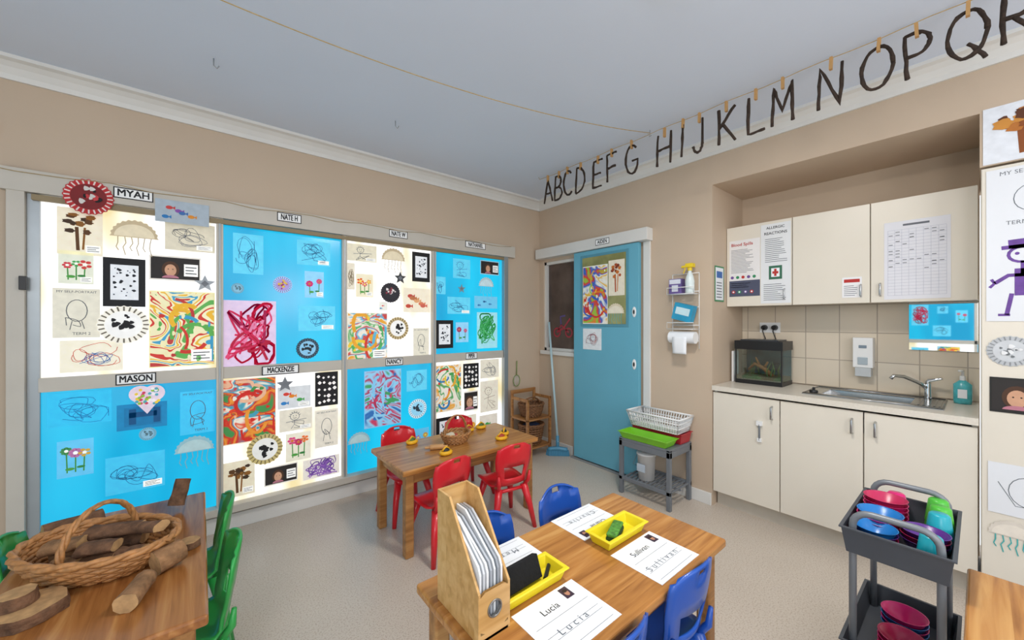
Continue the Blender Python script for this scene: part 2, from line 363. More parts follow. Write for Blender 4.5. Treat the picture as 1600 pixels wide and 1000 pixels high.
        for k,c in enumerate(cols):
            x=w*(.25+.5*k/max(1,len(cols)-1)); y=h*rnd.uniform(.5,.75); r0=s*rnd.uniform(.09,.14); npet=rnd.choice((5,6,8))
            M.ribbon([(x,y),(x*.9+.05*w,h*.12)],s*.04,hh,LM('#3d8a3a',em*.7))
            for q in range(npet): M.disc(x+r0*math.cos(q*2*PI/npet+k),y+r0*math.sin(q*2*PI/npet+k),r0*.58,hh+.0006+.0002*k,LM(c,em*.8),12,ry=r0*.45)
            M.disc(x,y,r0*.5,hh+.0016,LM(('#e8d24a','#f0f0e8','#c86a28')[seed%3],em),12)
        M.disc(w*.35,h*.22,s*.13,hh+.001,LM('#4a9a40',em*.7),14,ry=s*.06); M.disc(w*.65,h*.25,s*.12,hh+.0012,LM('#2f7d3a',em*.7),14,ry=s*.05)
    elif kind=='leaf':
        cc=cols or ('#5a3a1c','#8a5a22','#3f2c1c')
        for k in range(14):
            M.disc(rnd.uniform(.22,.78)*w,rnd.uniform(.5,.88)*h,s*rnd.uniform(.06,.13),hh+.0003*k,LM(cc[k%len(cc)],em*.5),12,ry=s*rnd.uniform(.05,.1),sc=.18,k=5)
        M.ribbon([(w*.42,h*.6),(w*.45,h*.1)],s*.08,hh,LM(cc[0],em*.5)); M.ribbon([(w*.6,h*.6),(w*.56,h*.12)],s*.05,hh,LM(cc[1],em*.5))
    elif kind=='photo':
        M.rect(.03*w,.97*w,.06*h,.94*h,hh,LM('#2a2625',em*.3))
        M.disc(w*.4,h*.45,h*.27,hh+.0006,LM('#4a3020',em*.5),20,ry=h*.33); M.disc(w*.4,h*.42,h*.18,hh+.001,LM('#c99a7c',em*.6),20,ry=h*.24)
        M.disc(w*.4,h*.1,h*.26,hh+.0013,LM('#b87888',em*.5),20,a0=0,a1=PI,ry=h*.12)
        for dx in (-.07,.07): M.disc(w*.4+dx*h,h*.46,h*.02,hh+.0016,LM('#20150f',0.01),8)
        label(w*.66,h*.2,w*.28,h*.5)
    elif kind=='blackframe':
        M.rect(0,w,0,h,hh,LM('#17181c',.02)); M.rect(.17*w,.83*w,.14*h,.86*h,hh+.0005,LM('#d9dde2',em))
        for k in range(26): M.disc(rnd.uniform(.25,.75)*w,rnd.uniform(.22,.8)*h,s*rnd.uniform(.015,.05),hh+.001+.0001*k,LM('#20242c',.02),8,sc=.2,k=3)
    elif kind=='dots':
        M.rect(0,w,0,h,hh,LM('#15151a',.02))
        for i in range(4):
            for j in range(5): M.disc(w*(.17+.22*i+rnd.uniform(-.03,.03)),h*(.13+.18*j+rnd.uniform(-.03,.03)),s*rnd.uniform(.04,.09),hh+.0006,LM('#e6e2e0',em),10,sc=.15,k=4)
    elif kind=='fish':
        for k,c in enumerate(cols):
            x,y=w*(.18+.64*((k*.37)%1)),h*(.25+.5*((k*.61)%1)); M.disc(x,y,s*.12,hh+.0003*k,LM(c,em*.8),14,ry=s*.08); M.add([(x+s*.1,y,hh+.0003*k),(x+s*.2,y+s*.08,hh+.0003*k),(x+s*.2,y-s*.08,hh+.0003*k)],[(0,1,2)],LM(c,em*.8))
    elif kind=='self':
        M.text('MY SELF-PORTRAIT',w*.1,w*.5,h*.93,hh,dk); M.text('TERM 2',w*.12,w*.6,h*.08,hh,dk)
        M.ribbon([(w*.5+w*.22*math.cos(t*.35),h*.55+h*.22*math.sin(t*.35)) for t in range(18)],.0035,hh,dk,True)
        M.ribbon(path(rnd,w,h*.8,6,.25),.003,hh+.0003,dk)
        M.ribbon([(w*.4,h*.34),(w*.35,h*.16)],.003,hh,dk);M.ribbon([(w*.6,h*.34),(w*.66,h*.18)],.003,hh,dk)
    elif kind=='label':
        M.rect(0,w,0,h,hh,ink); M.rect(.02*w+.002,w-.02*w-.002,.09*h,.91*h,hh+.0004,LM('#f2f3f3',em))
        M.text(cols,h*.86,w*.5,h*.5,hh+.001,ink,bold=.022,sx=min(1,w*.86/(h*.62*len(cols))))
    if cap: label(w*.62,h*.06,w*.33,h*.16)
    return M.build(name,T)
def plate(T,r,cols,em=.4,seed=0,name='paper_plate_craft',half=False):
    rnd=random.Random(seed);M=MB();h=.001
    a1=PI if half else 2*PI
    M.disc(0,0,r,h,LM(cols[0],em),96,sc=.03,k=24,a0=0,a1=a1)
    if half:
        M.disc(0,.004,r*.85,h+.0008,LM(cols[1],em),40,a0=0,a1=PI,ry=r*.72)
        for k in range(6):
            x=-r*.7+r*1.4*k/5; M.ribbon([(x,0),(x+r*.06*math.sin(k),-r*.35),(x-r*.07,-r*.6),(x+r*.03,-r*(.8+.25*(k%2)))],.004,h,LM(cols[-1],em*.8))
    else:
        for q in range(24):
            t=q*PI/12; M.ribbon([(r*.74*math.cos(t),r*.74*math.sin(t)),(r*.97*math.cos(t),r*.97*math.sin(t))],r*.07,h+.0006,LM(cols[1],em*.6))
        M.disc(0,0,r*.72,h+.001,LM(cols[2],em),40)
        for k in range(16):
            t=rnd.uniform(0,2*PI);q=rnd.uniform(0,.52)*r; M.disc(q*math.cos(t),q*math.sin(t),r*rnd.uniform(.06,.15),h+.0016+.0002*k,LM(cols[3+k%max(1,len(cols)-3)],em*.5),9,sc=.2,k=3)
    return M.build(name,T)
def star(T,r,c='#9aa0a6',em=.25):
    M=MB();P=[((r if k%2==0 else r*.45)*math.sin(k*PI/5),(r if k%2==0 else r*.45)*math.cos(k*PI/5)) for k in range(10)]
    M.prof([(p[0],p[1],0) for p in P],(0,0,.002),LM(c,em)); M.disc(0,0,r*.32,.003,LM('#6b6f76',em),8,sc=.2,k=4); M.build('foil_star',T)
def A(x0,x1,z0,z1,kind,bg='#dcdcd2',cols=(),seed=1,em=.4,cap=False,name=None):
    nm={'paint':'child_painting','dense':'child_painting','swirl':'child_painting','flowers':'flower_picture','leaf':'leaf_collage','photo':'photo_card','blackframe':'framed_print','dots':'dot_print','fish':'fish_picture','self':'self_portrait_sheet','scribble':'child_drawing','figure':'child_drawing'}[kind]
    art(nm,TN(x0,z0,3.1345),x1-x0,z1-z0,kind,bg,cols,seed,em,cap)
WB='#5cc4e4'; BS=('#2a6a94','#1f5a84')  # blue pane light through the paper, put into sheet and stroke colours
RAIN=('#c8302a','#2f9e4a','#e0a020','#2a6fb8','#7ac0d8','#d8602a','#e8c840')
BE=.48
# U1
A(-.60,-.43,1.735,1.99,'leaf','#e4dcc6',seed=1,cap=True)
plate(TN(-.30,1.86,3.131),.10,('#b9a98a','#d8ccb0','#a99a7c'),half=True,em=.35)
A(-.17,.07,1.81,1.985,'scribble','#cfc8b4',seed=3,cap=True)
A(-.595,-.465,1.575,1.755,'flowers','#d9dccb',('#c83040','#3f9a50','#c84040'),seed=4,cap=True)
A(-.43,-.255,1.455,1.735,'blackframe',seed=5)
A(-.24,0.0,1.62,1.77,'photo','#dcd8d0',seed=6)
A(-.615,-.44,1.28,1.55,'self','#d6d2c2',seed=7)
plate(TN(-.345,1.35,3.131),.108,('#e8e4d8','#6b665c','#e8e8e6','#16161a'),seed=8)
A(-.24,.07,1.09,1.555,'paint','#e6dfa8',('#5aa850','#e8e2b8','#e6deb0','#c8352c','#ece6c0','#e2b030','#e8e2b8','#3a98c0','#e6e0b0','#b83838'),seed=9,cap=True)
A(-.59,-.35,1.09,1.265,'scribble','#e6e0cc',('#c04030','#3a6aa8'),seed=10)
star(TN(.02,1.61,3.129),.055)
# U2
A(.165,.335,1.69,1.96,'scribble',WB,BS,seed=13,em=BE)
A(.54,.765,1.785,1.965,'scribble',WB,BS,seed=12,em=BE,cap=True)
plate(TN(.19,1.59,3.131),.035,('#6fa8c0','#5b8aa0','#7fb0c8','#50707c'),seed=2)
plate(TN(.45,1.63,3.131),.06,('#9cc4ea','#7f4a90','#a090c8','#a03070','#e0c040'),seed=3,name='flower_craft')
A(.59,.72,1.545,1.74,'flowers','#86c4e6',('#c83070','#d05080'),seed=14,em=BE,cap=True)
A(.10,.41,1.06,1.51,'swirl','#d4c0dc',('#b0123a','#c81e50','#a01048','#d03060','#e080a8'),seed=15)
A(.55,.80,1.30,1.485,'scribble',WB,BS,seed=16,em=BE,cap=True)
plate(TN(.61,1.17,3.131),.075,('#2a3a48','#4a6a80','#7fb8d8','#1c2a34'),seed=17)
# U3
A(.89,1.12,1.85,1.985,'figure','#d8d2bc',seed=21,cap=True)
plate(TN(1.26,1.885,3.131),.10,('#b9a98a','#d8ccb0','#a99a7c'),half=True,em=.35)
A(1.43,1.60,1.72,1.98,'blackframe',seed=23)
A(.955,1.09,1.565,1.75,'flowers','#e4dcc0',('#d86020','#c83050','#e0a020'),seed=24,cap=True)
star(TN(1.32,1.74,3.129),.055,'#3a3c40')
plate(TN(1.235,1.61,3.131),.082,('#1c1c22','#3a3640','#26262c','#e0d8d8','#803040'),seed=25)
A(1.35,1.60,1.45,1.66,'fish','#e6ddc8',('#c04838','#c89060','#d07858','#b84a40','#d8a070','#c86050','#b87048'),seed=26)
A(.89,1.21,1.05,1.44,'dense','#e8e4d0',('#e8c840','#e8e4d8','#4fa860','#e8e4d8','#c83c30','#5ab0d0','#e8e4d8','#e0a030'),seed=28,cap=True)
plate(TN(1.30,1.31,3.131),.095,('#b8a478','#6f6044','#e8e8e6','#16161a'),seed=28)
A(1.44,1.59,1.07,1.31,'self','#d8d4c4',seed=29)
A(.89,.945,1.62,1.83,'scribble','#ddd6c4',('#8a7a60',),seed=20)
A(1.14,1.21,1.46,1.53,'fish','#dfe0d8',('#2a78b8','#c84040'),seed=22)
# U4
A(1.84,2.03,1.78,1.965,'figure',WB,BS,seed=31,em=BE)
plate(TN(2.22,1.72,3.131),.09,('#a8c0c8','#b8d0d8','#88a8b4'),half=True,em=.35)
A(1.78,2.03,1.44,1.60,'scribble',WB,BS,seed=32,em=BE,cap=True)
star(TN(1.93,1.68,3.129),.045,'#6f8a98')
A(1.66,1.84,1.12,1.38,'blackframe',seed=34)
A(1.87,2.01,1.17,1.36,'flowers','#86c4e6',('#a03060','#c04080'),seed=35,em=BE)
A(2.11,2.36,1.10,1.46,'swirl','#9ad8e6',('#2f9a50','#3fae5c','#56b878'),seed=36)
A(2.15,2.38,1.84,1.98,'photo','#9cc8dc',seed=37,em=.3)
A(2.08,2.36,1.50,1.62,'fish','#6cc0e4',('#2a78b0','#1f6090','#3a88b8'),seed=38)
A(1.66,1.76,1.62,1.78,'scribble',WB,BS,seed=39,em=BE)
# L1
A(-.635,-.395,.80,.985,'scribble','#2cb4e0',('#1a7ab0',),seed=41,em=BE)
M=MB();
M.disc(-.03,.03,.048,.001,LM('#d8c8d8',.35),20);M.disc(.03,.03,.048,.0012,LM('#d8c8d8',.35),20);M.add([(-.077,.02,.0014),(0,-.09,.0014),(.077,.02,.0014)],[(0,1,2)],LM('#d8c8d8',.35))
rn=random.Random(4)
for k in range(40): M.disc(rn.uniform(-.05,.05),rn.uniform(-.035,.06),.008,.002+.0001*k,LM(('#c83c60','#8ab83c','#e0c040','#50a0b0','#e8e4e8')[k%5],.3),8)
M.build('heart_craft',TN(-.245,.915,3.10))
M=MB();M.sheet(0,.215,0,.15,LM('#1583b8',.3));M.rect(.03,.19,.02,.13,.0018,LM('#1274a8',.3))
for a in ((.05,.08,.03,.12),(.155,.185,.03,.12),(.05,.17,.07,.1)): M.rect(a[0],a[1],a[2],a[3],.0024,LM('#0d4f80',.3))
M.build('photo_card',TN(-.375,.735,3.1345))
A(-.10,.07,.66,.93,'self','#3ab6e2',seed=44,em=BE)
plate(TN(-.245,.70,3.131),.038,('#6fa8c0','#5b8aa0','#7fb0c8','#50707c'),seed=2)
A(-.60,-.465,.52,.72,'flowers','#5cb8e2',('#3f8a50','#b070a0','#c8a040'),seed=46,em=BE)
A(-.42,-.17,.375,.59,'scribble','#3cb8e2',('#1f6c98',),seed=47,cap=True,em=BE)
plate(TN(-.03,.55,3.131),.095,('#8ab4c0','#a8c4c8','#7ca4b0'),half=True,em=.35)
# L2
A(.11,.41,.55,.985,'dense','#e8d8c0',('#c8281e','#e0b090','#d84020','#e8e0d0','#3f9ab0','#c02820','#e09030','#c8281e','#3f8a48'),seed=52)
A(.42,.63,.745,.90,'fish','#c8ccd0',('#2a78b8','#d88020','#3f9a48','#c83c30'),seed=52,cap=True)
star(TN(.46,.925,3.10),.055,'#70747a')
A(.66,.82,.73,.985,'dots',seed=54)
plate(TN(.345,.485,3.130),.105,('#b8a870','#7a6c44','#dcdcd8','#16161a'),seed=55)
A(.47,.63,.36,.56,'flowers','#dedac8',('#d04880','#c03060','#e07030'),seed=56)
A(.11,.285,.20,.435,'leaf','#dcd4bc',seed=57,cap=True)
A(.34,.545,.22,.35,'photo','#dcd8d0',seed=58)
A(.58,.83,.20,.345,'swirl','#dfd9d0',('#9468b8','#7a50a8'),seed=59)
A(.43,.64,.58,.735,'figure','#d6d0c0',seed=60,cap=True)
A(.66,.82,.42,.70,'self','#d8d2c4',seed=61)
# L3
A(1.02,1.33,.50,.965,'paint','#86bce4',('#7fc4ea','#2a6ab0','#8ccaec','#c03a60','#8ccaec','#a82a50','#8ccaec','#3f9a60'),seed=71)
A(1.38,1.57,.76,.94,'scribble',WB,BS,seed=72,em=BE)
plate(TN(1.48,.60,3.131),.085,('#d0e4ee','#6f9ab0','#8fd0ee','#2a3a48'),seed=73)
A(1.18,1.42,.33,.46,'photo','#7fb8d8',seed=74,em=.25)
plate(TN(.98,.40,3.131),.085,('#8ab4c0','#a8c4c8','#7ca4b0'),half=True,em=.35)
A(1.45,1.59,.22,.42,'flowers','#5cb8e2',('#b070a0','#c8a040'),seed=75,em=BE)
# L4
A(1.66,1.93,.53,.965,'dense','#e8e0d0',('#c83030','#e8e4d8','#3f9a50','#e8e4d8','#e0a030','#e8e4d8','#2a78b0','#d8c840'),seed=82)
A(1.95,2.13,.72,.96,'dots',seed=82)
A(2.15,2.38,.80,.985,'scribble','#dad4c4',seed=83)
A(1.96,2.12,.50,.69,'photo','#d8d4cc',seed=84)
A(2.15,2.37,.46,.77,'figure','#dcd6c6',('#80705c',),seed=85)
A(1.66,1.88,.25,.48,'blackframe',seed=86)
A(1.93,2.10,.24,.46,'flowers','#dedac8',('#d04880','#e0a030'),seed=87)
A(2.14,2.36,.22,.43,'fish','#dad4c8',('#8a5ab0','#3f9a48','#c85030'),seed=88)
for t,x,z,w,y in (('MYAH',-.30,2.10,.165,3.084),('NATE H',.485,2.10,.15,3.084),('NATE W',1.285,2.10,.16,3.084),('NATHANIEL',2.06,2.105,.235,3.084),('MASON',-.292,1.035,.17,3.111),('MACKENZIE',.435,1.03,.225,3.099),('NANCY',1.26,1.03,.15,3.111),('PIPER',2.03,1.035,.13,3.111)):
    art('name_label',TN(x-w/2,z-.031,y),w,.062,'label',cols=t,em=.05)
plate(TN(-.475,2.05,3.08),.095,('#b8282c','#e8d8d4','#7a1c20','#d8d4d0','#101012','#c83c40'),em=.05,seed=5)
art('fish_picture',TN(-.21,1.965,3.082),.25,.135,'fish','#aab8c4',('#2a78b8','#8a50a8','#e09030','#c84040','#3f70b0'),3,.08)
strm=mat('string','#b39a6a',.9,var=.15,vs=80)
M=MB();M.tube([(-.9+i*.17,3.078,2.145-.02*math.sin(i*1.1)**2) for i in range(21)],.0018,strm,6);M.build('wall_string')
for k,(y0,y1,mm) in enumerate(((-.72,.02,clearp),(.05,.80,bluep),(.83,1.57,clearp),(1.6,2.35,bluep))):
    M=MB();M.box(-2.6,-2.592,y0,y1,1.06,2.0,mm);M.build('window_%d'%(10+2*k))
    M=MB();M.box(-2.6,-2.592,y0,y1,.17,1.0,(bluep if mm is clearp else clearp));M.build('window_%d'%(11+2*k))
M=MB()
for y in (-.76,.02,.80,1.57,2.35): M.box(-2.6,-2.57,y,y+.035,.14,2.04,cream)
M.box(-2.6,-2.57,-.76,2.385,1.0,1.06,cream);M.box(-2.6,-2.57,-.76,2.385,2.0,2.1,cream);M.box(-2.6,-2.55,-.76,2.385,.12,.17,cream)
M.build('window_frame',bevel=.003)
for k,(y,z,w,h,kd,c) in enumerate(((.1,1.7,.2,.25,'scribble',BS),(.5,1.75,.22,.18,'scribble',BS),(.12,1.35,.13,.2,'flowers',('#c83070','#d05080')),(.3,1.12,.2,.18,'scribble',BS),(.55,1.3,.2,.35,'swirl',('#b0123a','#c81e50')),(.33,1.5,.12,.12,'scribble',BS),(.2,.7,.25,.25,'paint',RAIN),(.9,1.4,.25,.35,'paint',RAIN),(-.5,1.4,.3,.4,'paint',RAIN),(.55,.7,.2,.22,'scribble',()))):
    art('child_painting' if kd in('paint','swirl') else 'child_drawing',TW(y,z),w,h,kd,WB,c,90+k,.4)
# ---------------------------------------------------------------- sliding door
dblue=mat('door_blue','#66adc4',.45,var=.03,vs=3)
M=MB();M.box(2.885,2.925,1.835,2.56,.03,2.045,dblue)
M.box(2.880,2.886,1.93,2.47,1.32,2.005,mat('door_bead','#5392a6',.5));M.box(2.877,2.884,1.955,2.445,1.345,1.98,mat('door_glass','#8a8c58',.15,var=.4,vs=4))
for z in (1.45,1.0): M.ell((2.883,1.875,z),.006,.02,.045,white)
for z in (1.45,1.0): M.ell((2.878,1.875,z),.004,.009,.02,black)
M.build('door_1',bevel=.003)
M=MB();M.box(2.86,2.95,1.74,3.10,2.05,2.155,trim);M.box(2.93,2.95,1.755,1.82,0,2.05,trim);M.build('trim_3',bevel=.004)
M=MB();M.box(2.88,2.93,1.835,2.6,0,.02,alum);M.build('trim_4')
art('name_label',TE(2.27,2.075,2.859),.155,.055,'label',cols='AIDEN',em=.05)
D=2.876
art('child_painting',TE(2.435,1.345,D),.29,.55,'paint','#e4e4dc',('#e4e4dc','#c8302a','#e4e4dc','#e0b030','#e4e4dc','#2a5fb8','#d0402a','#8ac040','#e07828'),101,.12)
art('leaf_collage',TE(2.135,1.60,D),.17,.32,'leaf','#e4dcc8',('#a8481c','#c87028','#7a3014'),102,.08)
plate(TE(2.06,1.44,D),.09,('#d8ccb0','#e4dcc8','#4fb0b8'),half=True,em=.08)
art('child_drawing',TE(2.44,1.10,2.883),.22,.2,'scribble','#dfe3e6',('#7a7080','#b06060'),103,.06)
# ---------------------------------------------------------------- broom, corner stand
M=MB();bl=mat('broom_blue','#4d8fb0',.4)
M.tube([(2.82,2.72,.14),(2.928,2.955,1.36)],.012,mat('broom_handle','#b4d0d8',.35),10)
M.tube([(2.82,2.72,.07),(2.826,2.731,.2)],.018,bl,10)
dirv=Vector((.775*.8,-.632,0))
p=Vector((2.82,2.72,.075)); pts=[p+dirv*(.11*t/4)+Vector((0,0,-.012*abs(t)/4)) for t in range(-4,5)]
M.tube(pts,.022,bl,8)
for i in range(-11,12):
    q=p+dirv*(.010*i); 
    for dy in (-.012,.0,.012): M.cyl(q+Vector((0,dy,-.01)),q+Vector((dirv.x*.0012*i,dy*1.6,-.074)),.0045,.0055,bl,5)
M.build('broom')
standw=wood('stand_wood',('#84552f','#a4713f','#bb8d58'),.2,.45)
def wicker(M,c,rx,ry,h,m,rings=9,hand=0,z0=0,rad=.007,flare=.75,ang=0,hang=0,hs=.98):
    ca,sa=math.cos(ang),math.sin(ang)
    def P(t,q,z,off=0):
        a=(rx*q+off)*math.cos(t);b_=(ry*q+off)*math.sin(t); return (c[0]+a*ca-b_*sa,c[1]+a*sa+b_*ca,c[2]+z)
    n=40
    for k in range(rings):
        q=flare+(1-flare)*math.sin((k/(rings-1))*PI/2); z=h*k/(rings-1)+rad
        M.tube([P(2*PI*i/n,q,z,.004*(1 if (i+k)%2 else -1)) for i in range(n)],rad,m,6,True)
    for w in range(2): M.tube([P(2*PI*i/60,1.02,h+.006+.006*math.sin(i*.9+w*PI),.007*math.cos(i*.9+w*PI)) for i in range(60)],rad*1.1,m,6,True)
    for i in range(20):
        t=2*PI*i/20; M.tube([P(t,flare+(1-flare)*math.sin(k/4*PI/2),h*k/4+.003) for k in range(5)],rad*.7,m,5)
    M.add([P(2*PI*i/30,flare,.006) for i in range(30)],[tuple(range(30))],m)
    if hand:
        rr=(ry if hang else rx)*hs
        for w in range(3):
            M.tube([(c[0]+rr*math.cos(PI*s_/28)*math.cos(ang+hang)+.006*math.cos(s_*.8+w*2.1), c[1]+rr*math.cos(PI*s_/28)*math.sin(ang+hang)+.006*math.sin(s_*.8+w*2.1), c[2]+h*.8+hand*math.sin(PI*s_/28)) for s_ in range(29)],rad*.8,m,6)
wk=mat('wicker_brown','#7a5232',.6,var=.3,vs=60,bump=.2)
wk2=mat('wicker_honey','#b07c4a',.5,var=.25,vs=60,bump=.2)
M=MB();x0,x1,y0,y1=2.47,2.80,2.79,3.055
for x in (x0,x1-.025):
    for y in (y0,y1-.025): M.box(x,x+.025,y,y+.025,0,.66 if y>2.95 else .60,standw)
for z in (.10,.38): M.box(x0,x1,y0,y1,z,z+.018,standw)
M.box(x0+.025,x1-.025,y1-.02,y1-.008,.62,.66,standw);M.box(x0+.005,x0+.02,y0,y1,.57,.6,standw);M.box(x1-.02,x1-.005,y0,y1,.57,.6,standw)
M.build('basket_stand',bevel=.003)
M=MB();wicker(M,(2.635,2.92,.399),.13,.115,.12,wk,hand=.09,rad=.008);M.build('wicker_basket')
M=MB();wicker(M,(2.635,2.92,.119),.13,.115,.19,wk,rad=.009);M.build('wicker_basket')
M=MB();M.ell((2.635,2.92,.30),.10,.085,.03,mat('dark_cloth','#2a3a5c',.9,var=.3));M.build('folded_cloth')
M=MB()
gm=mat('net_green','#7f9a50',.6)
M.tube([(2.60+.045*math.cos(t*PI/8),3.11,.74+.06*math.sin(t*PI/8)) for t in range(16)],.004,gm,6,True);M.tube([(2.60,3.11,.80),(2.605,3.11,.95)],.005,gm,6)
for k in range(-3,4): M.tube([(2.60+.012*k,3.115,.685),(2.60+.012*k,3.115,.795)],.0015,white,4)
M.build('aquarium_net')
# ---------------------------------------------------------------- tables
tw=wood('table_wood',('#8f5c2c','#b57c40','#cd9a5a'),.088,.24)
tl=wood('table_leg_wood',('#8a5e32','#a87642','#be925a'),.2,.4)
tw1=wood('table_wood_dark',('#7c4a24','#a06836','#bd8850'),.088,.22)
TH=.52
def table(x,y,rot,L=1.04,W=.525,tw=tw):
    M=MB();M.box(-L/2,L/2,-W/2,W/2,-.032,0,tw)
    M.box(-L/2+.05,L/2-.05,-W/2+.045,-W/2+.065,-.1,-.032,tl);M.box(-L/2+.05,L/2-.05,W/2-.065,W/2-.045,-.1,-.032,tl)
    M.box(-L/2+.045,-L/2+.065,-W/2+.05,W/2-.05,-.1,-.032,tl);M.box(L/2-.065,L/2-.045,-W/2+.05,W/2-.05,-.1,-.032,tl)
    for sx in (-1,1):
        for sy in (-1,1):
            cx,cy=sx*(L/2-.055),sy*(W/2-.055); M.box(cx-.026,cx+.026,cy-.026,cy+.026,-TH,-.032,tl)
    M.build('wooden_childrens_table',RZ(x,y,TH,rot),bevel=.008,seg=3)
table(-.245,1.932,90,tw=tw1);table(1.40,2.31,0);table(1.065,.89,0,1.05,.53);table(1.535,-.235,0,1.04,.525)
# ---------------------------------------------------------------- chairs
def chair(color,x,y,rot):
    m={'red':mat('red_plastic','#d8202c',.33,var=.03,coat=.2),'blue':mat('blue_plastic','#1b52b0',.33,var=.03,coat=.2),'green':mat('green_plastic','#2ea04a',.33,var=.03,coat=.2)}[color]
    prof=[(.150,.270),(.142,.285),(.12,.292),(.06,.290),(0,.285),(-.06,.283),(-.10,.29),(-.128,.315),(-.140,.35),(-.148,.39),(-.154,.43),(-.160,.47),(-.166,.51),(-.172,.55),(-.176,.575),(-.174,.585)]
    wd=[.118,.128,.136,.140,.140,.136,.128,.118,.114,.122,.132,.136,.134,.126,.11,.095]
    n=len(prof)-1
    def fn(u,v):
        j=min(int(round(v*n)),n); p=prof[j]; a=(u-.5)*2; e=.032*a*a if j>=8 else (.032*a*a*max(0,j-5)/3)
        lip=.010*a*a*(1 if j<7 else 0)
        dz=-.022*abs(a)**3 if j>=n-1 else 0
        return (a*wd[j],p[0]+e,p[1]+lip+dz)
    M=MB(); skip={(i,j) for i in range(2,8) for j in (8,9)}|{(i,13) for i in (4,5)}
    M.shell(fn,10,n,.009,m,skip)
    for sx in (-1,1):
        for sy in (-1,1):
            M.tube([(sx*.095,sy*.095-.005,.282),(sx*.125,sy*.125-.003,.15),(sx*.15,sy*.155,.0)],[.026,.02,.014],m,10)
        M.tube([(sx*.1,-.10,.27),(sx*.112,-.135,.32),(sx*.118,-.140,.38)],[.015,.013,.008],m,8)
    M.tube([(-.1,.1,.262),(.1,.1,.262)],.012,m,8);M.tube([(-.1,-.1,.262),(.1,-.1,.262)],.012,m,8)
    M.build('plastic_childrens_chair',RZ(x,y,0,rot))
for c in (('red',1.13,2.08,6),('red',1.60,2.05,-8),('red',1.14,2.60,180),('red',1.66,2.60,180),
          ('blue',1.31,1.12,178),('blue',.90,1.12,182),('blue',1.26,.735,-3),('blue',.84,.72,4),
          ('green',-.055,2.16,90),('green',-.055,1.74,92),('green',-.40,2.24,-90)): chair(*c)
# ---------------------------------------------------------------- table 3 items
def name_sheet(name,x0,x1,y0,y1,flip):
    w,h=x1-x0,y1-y0; M=MB(); z=TH+.0005
    T=F((x0,y0,z),(1,0,0),(0,1,0)) if not flip else F((x1,y1,z),(-1,0,0),(0,-1,0))
    M.sheet(0,w,0,h,paper,.001)
    M.text(name,h*.17,w*.42,h*.74,.0016,ink)
    lg=mat('pencil','#6a7078',.7,var=0)
    for q in (.56,.36,.27,.08): M.rect(w*.08,w*.92,h*q,h*(q+.006),.0015,lg)
    M.text(' '.join(name),h*.17,w*.48,h*.34,.0016,lg,sx=1.1)
    bx=.7 if len(name)<6 else .78
    M.rect(w*bx,w*(bx+.13),h*.72,h*.95,.0016,mat('photo_bg','#3a2a3c',.5,var=.3));M.disc(w*(bx+.065),h*.82,w*.033,.002,mat('photo_skin','#b88468',.6),14,ry=h*.06);M.disc(w*(bx+.065),h*.87,w*.036,.0024,mat('photo_hair','#2c1c14',.6),14,ry=h*.035)
    M.build('name_writing_sheet',T)
name_sheet('Charlie',1.15,1.40,.965,1.15,True);name_sheet('Sullivan',1.15,1.405,.645,.845,False)
name_sheet('Lucia',.69,.945,.655,.850,False);name_sheet('Megan',.72,.97,.965,1.15,True)
yl=mat('yellow_plastic','#ecd828',.35,var=.03)
M=MB();M.tray(1.155,1.395,.853,.955,TH+.001,TH+.038,yl,fl=.012);M.build('yellow_tray',bevel=.003)
M=MB();M.tray(.685,.93,.858,.958,TH+.001,TH+.038,yl,fl=.012);M.build('yellow_tray',bevel=.003)
M=MB();M.T=RZ(1.26,.905,TH+.01,22)
M.box(-.06,.06,-.022,.022,0,.018,mat('eraser_felt','#2c4a2a',.95,bump=.4));M.box(-.06,.06,-.02,.02,.018,.032,mat('eraser_green','#4f8a34',.8,var=.5,vs=60));M.T=Matrix.Identity(4);M.build('board_eraser',bevel=.005)
M=MB();M.T=RZ(.79,.91,TH+.012,2)@Matrix.Rotation(math.radians(-22),4,'X')
M.box(-.075,.075,-.012,.014,0,.07,mat('black_felt','#0f1013',.95,bump=.4));M.box(-.07,.07,.014,.02,.006,.065,mat('eraser_back','#3a3c44',.5));M.T=Matrix.Identity(4);M.build('board_eraser',bevel=.006)
M=MB();M.cyl((.86,.885,TH+.02),(.915,.925,TH+.022),.007,.007,black,10);M.build('marker_pen')
bam=wood('bamboo',('#ba8e50','#cfa468','#dcb67c'),.03,.4,.8)
M=MB();X0,X1,Y0,Y1,z=.562,.668,.828,1.05,TH+.001
for x in (X0,X1-.007): M.prof([(x,Y0,z),(x,Y1,z),(x,Y1,z+.335),(x,Y1-.07,z+.335),(x,Y0,z+.13)],(.007,0,0),bam)
M.box(X0+.007,X1-.007,Y1-.008,Y1,z,z+.335,bam);M.box(X0+.007,X1-.007,Y0,Y1-.008,z,z+.007,bam)
cx,cz,R=(X0+X1)/2,z+.075,.02; n=24
def sq(t):
    c,s_=math.cos(t),math.sin(t);k=max(abs(c)/(X1-.007-cx),abs(s_)/.055);return (cx+c/k,cz+s_/k)
outr=[sq(2*PI*i/n+PI/4) for i in range(n)]
ring=[(cx+R*math.cos(2*PI*i/n+PI/4),cz+R*math.sin(2*PI*i/n+PI/4)) for i in range(n)]
for yy in (Y0,Y0+.007): M.add([(a,yy,b_) for a,b_ in ring+outr],[(i,(i+1)%n,n+(i+1)%n,n+i) for i in range(n)],bam)
M.add([(a,Y0,b_) for a,b_ in ring]+[(a,Y0+.007,b_) for a,b_ in ring],[(i,(i+1)%n,n+(i+1)%n,n+i) for i in range(n)],mat('ring_metal','#8a8a88',.3,.8))
M.box(X0+.007,X1-.007,Y0,Y0+.007,z,z+.02,bam)
